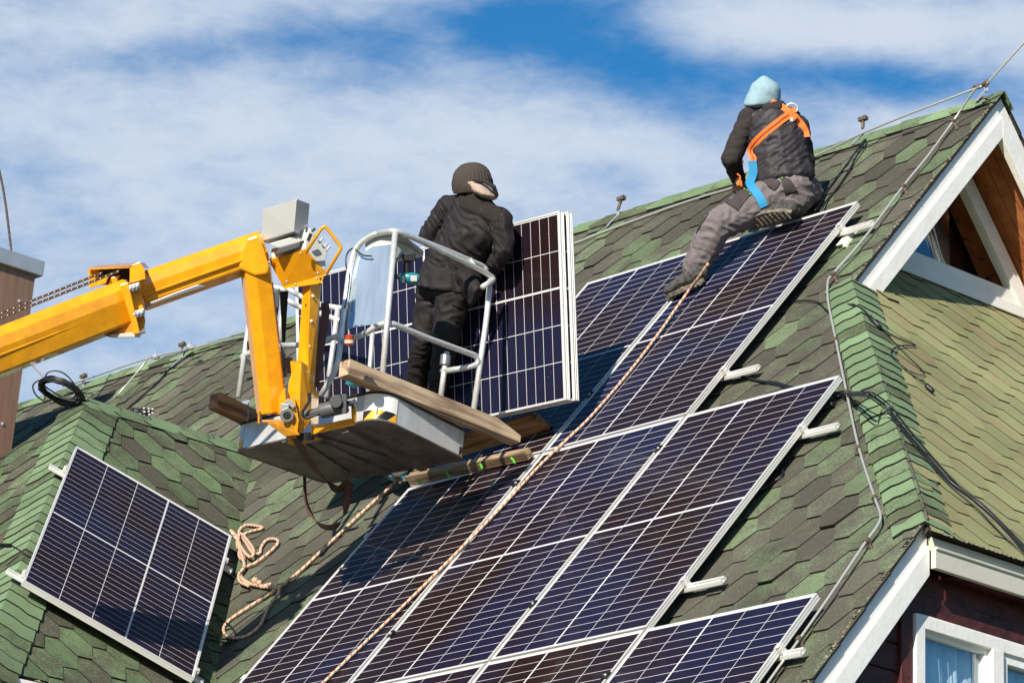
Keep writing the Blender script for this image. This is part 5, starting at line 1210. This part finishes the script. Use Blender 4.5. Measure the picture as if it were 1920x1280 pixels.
# ---- worker 1 : standing
def W(x, y, dz=0.0):  # point in front of the held panels by default
    return P(x, y, held_depth(x, y) + dz)
w1 = thing('person', onM(790, 870, .0), 'person standing in ribbed beanie and black jacket, back turned, behind the basket', 'person')
bd = -.24
pel, wai, che, uch, nec = W(838, 528, bd), W(858, 482, bd - .0), W(884, 428, bd), W(896, 388, bd), W(897, 366, bd)
hd0 = W(889, 347, bd)
sl_, el_, wl_ = W(842, 388, bd), W(806, 440, bd - .01), W(838, 478, bd + .13)
sr_, er_, wr_ = W(938, 412, bd), W(946, 468, bd + .02), W(925, 500, bd + .11)
tf = frame_up(uch - pel)
tf2 = frame_up(uch - pel, (sr_ - sl_))
hipL, kneL, ankL = W(812, 548, bd), W(793, 640, bd), onM(763, 862, .20)
hipR, kneR, ankR = W(850, 552, bd), W(834, 648, bd - .02), onM(803, 842, .24)
mL = kneL.lerp(ankL, .36); mR = kneR.lerp(ankR, .36)
hL1, tL1 = onM(716, 874, .10), onM(762, 902, .14)
hR1, tR1 = onM(838, 858, .14), onM(776, 884, .17)
bh = [[(pel, (.15, .10, .10), tf), (wai, (.125, .085, .08), tf)], [(wai, (.125, .085, .08), tf), (che, (.12, .075, .09), tf)], [(che, (.12, .075, .09), tf), (uch + D_ * .03, (.12, .05, .03), tf)], [(uch, .05), (nec, .045), (hd0, .05)],
      [(uch, .04), (sl_, .04)], [(uch, .04), (sr_, .04)], [(sl_, .04), (el_, .036)], [(el_, .036), (wl_, .028)], [(sr_, .04), (er_, .036)], [(er_, .036), (wr_, .028)],
      [(pel, .09), (hipL, .08)], [(pel, .09), (hipR, .08)], [(hipL, .08), (kneL, .055)], [(kneL, .055), (ankL, .04)], [(hipR, .08), (kneR, .055)], [(kneR, .055), (ankR, .04)], [(ankL, .04), (hL1.lerp(tL1, .6), .03)], [(ankR, .04), (hR1.lerp(tR1, .6), .03)]]
bh += head_hulls(hd0, -D_, F_ + R_ * .35) + hand(wl_, F_ * .6 + R_ * .6, D_ + F_ * .2, None) + hand(wr_, F_ * .8 - D_ * .2, D_, None)
body('body', bh, 'skin', w1, voxel=.0075, smooth=2, k=10)
S_ = lambda x, y, dz, r: (W(x, y, bd + dz), r)
jh = [[(pel + (wai - pel) * .2, (.175, .125, .09), tf), (wai, (.165, .12, .08), tf)], [(wai, (.165, .12, .08), tf), (che, (.195, .125, .10), tf2)], [(che, (.195, .125, .10), tf2), (uch, (.185, .105, .055), tf2)],
      [(uch, (.16, .10, .05), tf2), (nec - D_ * -.01, (.075, .07, .035), tf2)],
      [(sl_, .072), (uch, (.10, .08, .05), tf2)], [(sr_, .072), (uch, (.10, .08, .05), tf2)], [(sl_, (.074, .08, .078)), (el_, .064)], [(el_, .066), (wl_, .048)], [(sr_, .072), (er_, .06)], [(er_, .06), (wr_, .048)]]
jk = body('jacket', jh, 'jacket', w1, voxel=.007, smooth=4, disp=.013, dscale=(6, 6, 22), fr=frame_up(uch - pel + R_ * .25), seed=3)
hh = [[(W(850, 497, bd), (.165, .12, .03), tf), (W(842, 545, bd - .01), (.205, .135, .022), frame_up(-D_ + R_ * .15, R_ + D_ * .25))], [(W(893, 540, bd - .01), (.045, .10, .05), tf), (W(880, 520, bd), (.09, .11, .05), tf), (W(884, 566, bd), (.02, .06, .02), tf)]]
body('jacket_hem', hh, 'jacket', w1, voxel=.008, smooth=3, disp=.010, dscale=(13, 13, 4), seed=8)
bv = bvh_of([jk])
patch('knit_yoke', bv, [(863, 360), (948, 382), (927, 418), (862, 388)], 'panelcloth', jk, off=.004)
band('back_seam', bv, [(905, 373), (904, 388), (903, 400)], .004, 'black', jk, off=.007)
band('back_seam', bv, [(948, 382), (930, 415), (924, 450), (925, 480)], .004, 'black', jk, off=.003)
band('back_seam', bv, [(840, 372), (845, 395), (838, 420), (815, 455)], .004, 'black', jk, off=.003)
mb = MB()

th_ = [[(W(838, 535, bd), (.155, .12, .06), tf), (hipL, .10)], [(W(838, 535, bd), (.155, .12, .06), tf), (hipR, .10)], [(hipL, .10), (kneL, (.070, .075, .06))], [(kneL, (.070, .075, .06)), (mL, (.065, .07, .06))], [(mL, (.065, .07, .06)), (ankL, .068)], [(hipR, .105), (kneR, (.074, .08, .06))], [(kneR, (.074, .08, .06)), (mR, (.062, .07, .06))], [(mR, (.062, .07, .06)), (ankR, .068)]]
tr = body('trousers', th_, 'trousb', w1, voxel=.008, smooth=3, disp=.013, dscale=(7, 7, 17), seed=5)
bv = bvh_of([tr])
patch('pocket', bv, [(850, 556), (868, 558), (866, 582), (846, 572)], 'jacket', tr, off=.006, n=5)
# beanie (ribbed) and collar
mb = MB(); upv = (-D_ * 1 + R_ * -.06).normalized(); hc = hd0 - D_ * -.0 ; hf = frame_up(upv)
rings = 18; seg = 120; prev = None; hc = W(886, 348, bd)
for i in range(rings + 1):
    th = -.42 + (math.pi / 2 + .42) * i / rings; row = []
    for j in range(seg):
        ph = 2 * math.pi * j / seg; rib = 1 + .035 * math.cos(j * math.pi / 2.0) * max(0, math.cos(th)); rr = .117 * max(0, math.cos(th)) ** .8 * rib
        row.append(hc + hf[0] * rr * math.cos(ph) + hf[1] * rr * 1.05 * math.sin(ph) + hf[2] * ((.134 if th > 0 else .10) * math.sin(th)) + hf[0] * .006 * noise.noise(V((j * .15, i * .5, 3))))
    if prev:
        for j in range(seg): mb.face([prev[j], prev[(j + 1) % seg], row[(j + 1) % seg], row[j]])
    prev = row
bn = mb.build('beanie', 'knit', w1, smooth='all')
mb = MB(); mb.tube([hc + hf[0] * .105 * math.cos(t) + hf[1] * .110 * math.sin(t) + hf[2] * (-.034 - .01 * math.cos(t)) for t in [2 * math.pi * k / 28 for k in range(28)]], .006, 10, closed=True); mb.build('beanie_cuff', 'knit', bn, smooth='all')
body('beanie_liner', [[(hc + hf[2] * .06, (.095, .1, .06), hf), (hc + hf[2] * .0, (.1, .105, .02), hf)]], 'knit', w1, voxel=.01)
body('fleece_collar', [[(W(900, 350, bd - .02), (.088, .10, .028), frame_up(-D_ + R_ * .35)), (W(908, 364, bd - .02), (.080, .095, .022), frame_up(-D_ + R_ * .35))], [(W(872, 357, bd - .03), (.045, .08, .016)), (W(905, 358, bd - .02), (.06, .09, .02))]], 'scarf', w1, voxel=.006, smooth=3, disp=.008, dscale=(8, 8, 25))
body('hood_edge', [[(W(862, 352, bd - .06), .013), (W(885, 341, bd - .115), .014)], [(W(885, 341, bd - .115), .014), (W(908, 340, bd - .11), .013)], [(W(908, 340, bd - .11), .013), (W(926, 350, bd - .07), .013)], [(W(926, 350, bd - .07), .013), (W(931, 366, bd - .03), .014)]], 'jacket', w1, voxel=.006, smooth=2)
boot(hR1, tR1, ankR + (hR1 - ankR) * .45, nM + HZ * .4, w1, trim='cyan'); boot(hL1, tL1, ankL + (hL1 - ankL) * .45, nM + HZ * .4, w1, trim='cyan')

# ---- worker 2 : sitting on the roof with harness
w2 = thing('person', onM(1470, 390, .0), 'person in pale blue hood, black vest and grey trousers sitting below the ridge', 'person')
Zs = (onM(1478, 375, .17) - CAM).dot(CM[2])
Q = lambda x, y, dz=0.0: P(x, y, Zs + dz)
pel, wai, che, uch, nec, hd0 = Q(1474, 352), Q(1466, 310, .02), Q(1457, 262, .06), Q(1451, 222, .10), Q(1444, 200, .14), Q(1434, 180, .17)
sl_, el_, wl_ = Q(1404, 222, .10), Q(1371, 297, .08), Q(1384, 336, .20)
sr_, er_, wr_ = Q(1499, 235, .10), Q(1512, 300, .12), Q(1513, 340, .22)
tf = frame_up(uch - pel, R_ + D_ * .12)
hL, kL, aL = Q(1440, 372, -.02), onM(1344, 424, .34), onM(1303, 500, .20)
hR, kR, aR = Q(1490, 368, .0), onM(1512, 360, .10), onM(1480, 386, .16)
hl2, tl2 = onM(1322, 528, .135), onM(1250, 560, .125)
hr2, tr2 = onM(1482, 400, .23), onM(1404, 424, .20)
bh = [[(pel, (.14, .11, .10), tf), (wai, (.13, .09, .08), tf)], [(wai, (.13, .09, .08), tf), (che, (.15, .10, .10), tf)], [(che, (.15, .10, .10), tf), (uch, (.14, .08, .05), tf)], [(uch, .06), (nec, .05), (hd0, .05)],
      [(uch, .05), (sl_, .045)], [(uch, .05), (sr_, .045)], [(sl_, .045), (el_, .04)], [(el_, .04), (wl_, .028)], [(sr_, .045), (er_, .04)], [(er_, .04), (wr_, .028)],
      [(pel, .1), (hL, .085)], [(pel, .1), (hR, .085)], [(hL, .085), (kL, .06)], [(kL, .06), (aL, .04)], [(hR, .085), (kR, .06)], [(kR, .06), (aR, .04)], [(aL, .04), (hl2.lerp(tl2, .5) + nM * .03, .03)], [(aR, .035), (hr2.lerp(aR, .4), .02)]]
bh += head_hulls(hd0, -D_ - R_ * .1, F_ - R_ * .3 + D_ * .4) + hand(wl_, D_ * .6 + R_ * .25 + F_ * .1, F_ + R_ * .3, None) + hand(wr_, D_ * .5 + F_ * .5, D_ * -.2 + F_ * .3 - R_ * .4, None)
body('body', bh, 'skin', w2, voxel=.0075, smooth=2, k=10)
vh = [[(pel + (wai - pel) * .35, (.185, .14, .06), tf), (wai, (.178, .13, .08), tf)], [(wai, (.178, .13, .08), tf), (che, (.178, .135, .10), tf)], [(che, (.178, .135, .10), tf), (uch, (.165, .115, .06), tf)], [(uch, (.155, .11, .05), tf), (nec, (.07, .075, .03), tf)], [(uch, (.1, .09, .05), tf), (Q(1409, 225, .10), (.04, .06, .06))], [(uch, (.1, .09, .05), tf), (Q(1494, 236, .10), (.04, .06, .06))]]
vest = body('vest', vh, 'vest', w2, voxel=.007, smooth=3, disp=.012, dscale=(7, 7, 30), fr=frame_up(uch - pel - R_ * .25), seed=11)
sv = [[(sl_, (.066, .07, .068)), (el_, .064)], [(el_, .064), (wl_, .044)], [(sr_, .06), (er_, .055)], [(er_, .055), (wr_, .044)], [(uch, .06), (sl_, .05)], [(uch, .06), (sr_, .05)]]
slv = body('sleeves', sv, 'sleeve', w2, voxel=.008, smooth=4, disp=.006, dscale=(8, 8, 16), seed=2)
body('collar', [[(Q(1447, 196, .08), (.075, .07, .014), frame_up(-D_ - R_ * .3)), (Q(1452, 206, .08), (.085, .075, .014), frame_up(-D_ - R_ * .2))]], 'sleeve', w2, voxel=.006)
hdn = [[(Q(1434, 172, .15), (.098, .11, .075)), (Q(1430, 190, .15), (.108, .11, .05)), (Q(1420, 196, .12), (.085, .09, .03))], [(Q(1435, 157, .15), (.064, .08, .03)), (Q(1433, 172, .15), (.098, .11, .06))], [(Q(1433, 146, .13), (.022, .03, .016)), (Q(1435, 160, .15), (.08, .09, .03))]]
hod = body('hood', hdn, 'hood', w2, voxel=.006, smooth=14, k=26, disp=.005, dscale=(12, 12, 5), seed=4)
bv = bvh_of([hod]); band('seam', bv, [(1433, 146), (1443, 160), (1449, 178)], .003, 'hood', hod, off=.003)
tl = [[(pel, (.165, .15, .09), tf), (hL, (.13, .13, .11))], [(pel, (.165, .15, .09), tf), (hR, (.12, .13, .11))], [(hL, (.125, .125, .12)), (hL.lerp(kL, .5), .112)], [(hL.lerp(kL, .5), .112), (kL, .095)], [(kL, .095), (kL.lerp(aL, .5), .092)], [(kL.lerp(aL, .5), .092), (aL, .078)], [(hR, .125), (kR, .10)], [(kR, .10), (aR, .07)], [(Q(1440, 345, 0), (.06, .08, .06)), (hL, .09)]]
tg = body('trousers', tl, 'trousg', w2, voxel=.007, smooth=3, disp=.012, dscale=(9, 9, 20), fr=frame_up(kL - aL), seed=21)
bv = bvh_of([tg])
patch('thigh_pocket', bv, [(1389, 349), (1408, 363), (1383, 395), (1356, 378)], 'trousp', tg, off=.006)
patch('knee_patch', bv, [(1322, 392), (1336, 390), (1312, 428), (1305, 440)], 'trousp', tg, off=.005)
patch('back_pocket', bv, [(1424, 322), (1464, 342), (1452, 358), (1432, 342)], 'trousp', tg, off=.008, n=6)
patch('back_pocket', bv, [(1462, 330), (1482, 338), (1496, 360), (1472, 365)], 'trousp', tg, off=.006, n=6)
mb = MB()
for x, y in ((1441, 334), (1466, 337), (1396, 358), (1405, 366)): mb = MB(); mb.ball(drape(bv, x, y, .012, 22)[0], .006, seg=6); mb.build('green_tab', 'green', tg)
bv = bvh_of([vest, tg, slv])
hs = band('harness', bv, [(1401, 304), (1405, 290), (1418, 268), (1440, 246), (1462, 228), (1480, 215)], .046, 'orange', w2, fb=Zs - .12, off=.012)
band('stitching', bv, [(1401, 304), (1405, 290), (1418, 268), (1440, 246), (1462, 228), (1480, 215)], .007, 'stitch', hs, fb=Zs - .12, off=.015)
band('harness_strap', bv, [(1441, 192), (1455, 197), (1468, 203), (1480, 212)], .036, 'orange', hs, fb=Zs - .1, off=.010)
band('harness_strap', bv, [(1478, 194), (1484, 202), (1486, 212)], .036, 'orange', hs, fb=Zs - .1, off=.010)
band('harness_strap', bv, [(1486, 218), (1498, 230), (1507, 246), (1509, 258)], .042, 'orange', hs, fb=Zs - .1, off=.010)
band('leg_strap', bv, [(1399, 304), (1401, 325), (1408, 350), (1420, 372), (1429, 388)], .050, 'bluew', hs, fb=Zs - .14, off=.024)
mb = MB(); c = drape(bv, 1480, 207, .02, Zs - .15)[0]; mb.tube([c + R_ * .035 * math.cos(t) - D_ * .03 * math.sin(t) for t in [2 * math.pi * k / 20 for k in range(20)]], .0055, 8, closed=True); mb.build('d_ring', 'steel', hs, smooth='all')
mb = MB(); c = drape(bv, 1481, 218, .015, Zs - .15)[0]; mb.cbox(c, (R_ + D_).normalized() * .032, (R_ - D_).normalized() * .026, F_ * .008, 0); mb.cbox(c + D_ * .022 - F_ * .01, R_ * .01, D_ * .012, F_ * .004, 1); mb.build('buckle', ['orange', 'lgrey'], hs, bevel=.003)
e = hs
mb = MB(); mb.tube([Q(x, y, .02) for x, y in [(1382, 326), (1388, 332), (1386, 342), (1391, 350), (1389, 338)]], .0055, 8, smooth_sub=4); body('work_glove', [[(Q(1384, 334, .14), .02), (Q(1386, 345, .14), .022)]], 'glove', w2, voxel=.006)
mb.build('lanyard_hook', 'orange', hs, smooth='all')
boot(hl2, tl2, aL.lerp(hl2, .45), nM + HZ * .5, w2); boot(hr2, tr2, hr2.lerp(aR, .6), -D_ * .45 + F_ * .9, w2)
body('sock', [[(aL, .055), (aL.lerp(hl2, .4), .052)]], 'sleeve', w2, voxel=.008)
b0 = onM(1388, 342, .02); mb = MB(); mb.tube([b0 + HZ * .02, b0 + HZ * .13], .012, 8); mb.ball(b0 + HZ * .14, .02, seg=8); mb.cbox(b0 + HZ * .06, HX * .02, HY * .004, HZ * .06)
tag(mb.build('rod_holder', 'rust'), 'rusty ridge holder standing between the sitting worker\'s arm and thigh', 'rod holder', GH)

# ------------------------------------------------------------------ ground, sky, light
mb = MB(); mb.face([V((-400, -400, 0)), V((400, -400, 0)), V((400, 600, 0)), V((-400, 600, 0))])
M['lawn'] = mat('grass_ground', (.055, .065, .035), .95, var=.4, vscale=2)
tag(mb.build('ground', 'lawn'), 'grass around the house', None, kind='structure')
SUN = V((-0.334, -0.835, 0.437)).normalized()
sd = D.lights.new('sun', 'SUN'); so = D.objects.new('sun', sd); COL.objects.link(so); sd.energy = 5.0; sd.angle = math.radians(.53); sd.color = (1, .92, .79)
so.rotation_euler = SUN.to_track_quat('Z', 'Y').to_euler(); so.location = (-10, -10, 30)
wd = D.worlds.new('World'); scene.world = wd; wd.use_nodes = True; nt = wd.node_tree; N = nt.nodes; L = nt.links
bg = N['Background']; bg.inputs['Strength'].default_value = .08
sky = N.new('ShaderNodeTexSky'); sky.sky_type = 'NISHITA'; sky.sun_disc = False; sky.sun_elevation = math.asin(SUN.z); sky.sun_rotation = math.atan2(SUN.x, SUN.y)
sky.air_density = 1.0; sky.dust_density = .4; sky.ozone_density = 2.5; sky.altitude = 200
tc = N.new('ShaderNodeTexCoord'); g = tc.outputs['Generated']
def vmath(op, a, b=None):
    n = N.new('ShaderNodeVectorMath'); n.operation = op
    for i, v in enumerate((a, b)):
        if v is None: continue
        if isinstance(v, (V, tuple)): n.inputs[i].default_value = v
        else: L.new(v, n.inputs[i])
    return n
# cloud noise in direction space, stretched along the horizon with a tilt
mp = N.new('ShaderNodeMapping'); mp.inputs['Scale'].default_value = (7, 7, 16); mp.inputs['Rotation'].default_value = (0, math.radians(18), 0); L.new(g, mp.inputs[0])
n1 = N.new('ShaderNodeTexNoise'); n1.inputs['Scale'].default_value = 1.4; n1.inputs['Detail'].default_value = 8; n1.inputs['Roughness'].default_value = .55; n1.inputs['Distortion'].default_value = .5; L.new(mp.outputs[0], n1.inputs[0])
n2 = N.new('ShaderNodeTexNoise'); n2.inputs['Scale'].default_value = 6; n2.inputs['Detail'].default_value = 8; n2.inputs['Roughness'].default_value = .6; L.new(mp.outputs[0], n2.inputs[0])
cov = mth(nt, 'ADD', mth(nt, 'MULTIPLY', mth(nt, 'SUBTRACT', n1.outputs[0], .5), .95), mth(nt, 'MULTIPLY', mth(nt, 'SUBTRACT', n2.outputs[0], .5), 1.0))
n5 = N.new('ShaderNodeTexNoise'); n5.inputs['Scale'].default_value = 11; n5.inputs['Detail'].default_value = 9; n5.inputs['Roughness'].default_value = .65; n5.inputs['Distortion'].default_value = .8; L.new(mp.outputs[0], n5.inputs[0])
cov = mth(nt, 'ADD', cov, mth(nt, 'MULTIPLY', mth(nt, 'SUBTRACT', n5.outputs[0], .5), .55))
cov = mth(nt, 'ADD', cov, .70)
sg = N.new('ShaderNodeSeparateXYZ'); L.new(g, sg.inputs[0])
for o_, a_, b_, k_ in ((sg.outputs[2], .40, .52, 1.8), (sg.outputs[1], .85, .4, 1.3)):   # mostly clear sky overhead and behind
    q_ = N.new('ShaderNodeMapRange'); q_.inputs['From Min'].default_value = a_; q_.inputs['From Max'].default_value = b_; q_.inputs['To Max'].default_value = k_; L.new(o_, q_.inputs[0]); cov = mth(nt, 'SUBTRACT', cov, q_.outputs[0])
# clear gaps and thick banks at fixed directions of this sky
def blob(x, y, sx, sy, ang, amp):
    global cov
    c = ray(x, y).normalized(); k = math.radians(ang); ax = (R_ * math.cos(k) + D_ * math.sin(k)); ay = (-R_ * math.sin(k) + D_ * math.cos(k))
    df = vmath('SUBTRACT', g, tuple(c)).outputs[0]
    a = mth(nt, 'MULTIPLY', vmath('DOT_PRODUCT', df, tuple(ax)).outputs['Value'], FPX / sx); b = mth(nt, 'MULTIPLY', vmath('DOT_PRODUCT', df, tuple(ay)).outputs['Value'], FPX / sy)
    e = mth(nt, 'POWER', 2.718, mth(nt, 'MULTIPLY', mth(nt, 'ADD', mth(nt, 'MULTIPLY', a, a), mth(nt, 'MULTIPLY', b, b)), -1))
    cov = mth(nt, 'ADD', cov, mth(nt, 'MULTIPLY', e, amp))
blob(1180, 125, 300, 90, 20, -.75); blob(1640, 150, 260, 42, 4, -.7); blob(850, 70, 360, 90, -8, -.40); blob(250, 110, 330, 40, -10, -.2); blob(480, 110, 180, 60, 0, -.2); blob(1050, 20, 200, 50, 0, -.3)
blob(560, 70, 460, 45, -6, -.28); blob(1640, 55, 420, 55, 3, .55); blob(700, 260, 700, 110, 3, .35); blob(1700, 230, 160, 40, 0, .35); blob(200, 60, 300, 40, 0, .2); blob(1130, 335, 80, 40, 20, -.30); blob(1250, 300, 300, 50, 10, .1)
cr = N.new('ShaderNodeMapRange'); cr.interpolation_type = 'SMOOTHSTEP'; cr.inputs['From Min'].default_value = -.25; cr.inputs['From Max'].default_value = 1.2; cr.inputs['To Max'].default_value = .92; cr.inputs['To Min'].default_value = .05; L.new(cov, cr.inputs[0])
mx = N.new('ShaderNodeMix'); mx.data_type = 'RGBA'; L.new(cr.outputs[0], mx.inputs['Factor']); 
hs_ = N.new('ShaderNodeHueSaturation'); hs_.inputs['Saturation'].default_value = 1.62; hs_.inputs['Value'].default_value = 1.15; L.new(sky.outputs[0], hs_.inputs['Color'])
L.new(hs_.outputs[0], mx.inputs['A']); mx.inputs['B'].default_value = (6.5, 7.2, 8.2, 1)
L.new(mx.outputs['Result'], bg.inputs[0])
scene.view_settings.view_transform = 'Standard'; scene.view_settings.look = 'None'; scene.view_settings.exposure = 0.40; scene.view_settings.gamma = 1
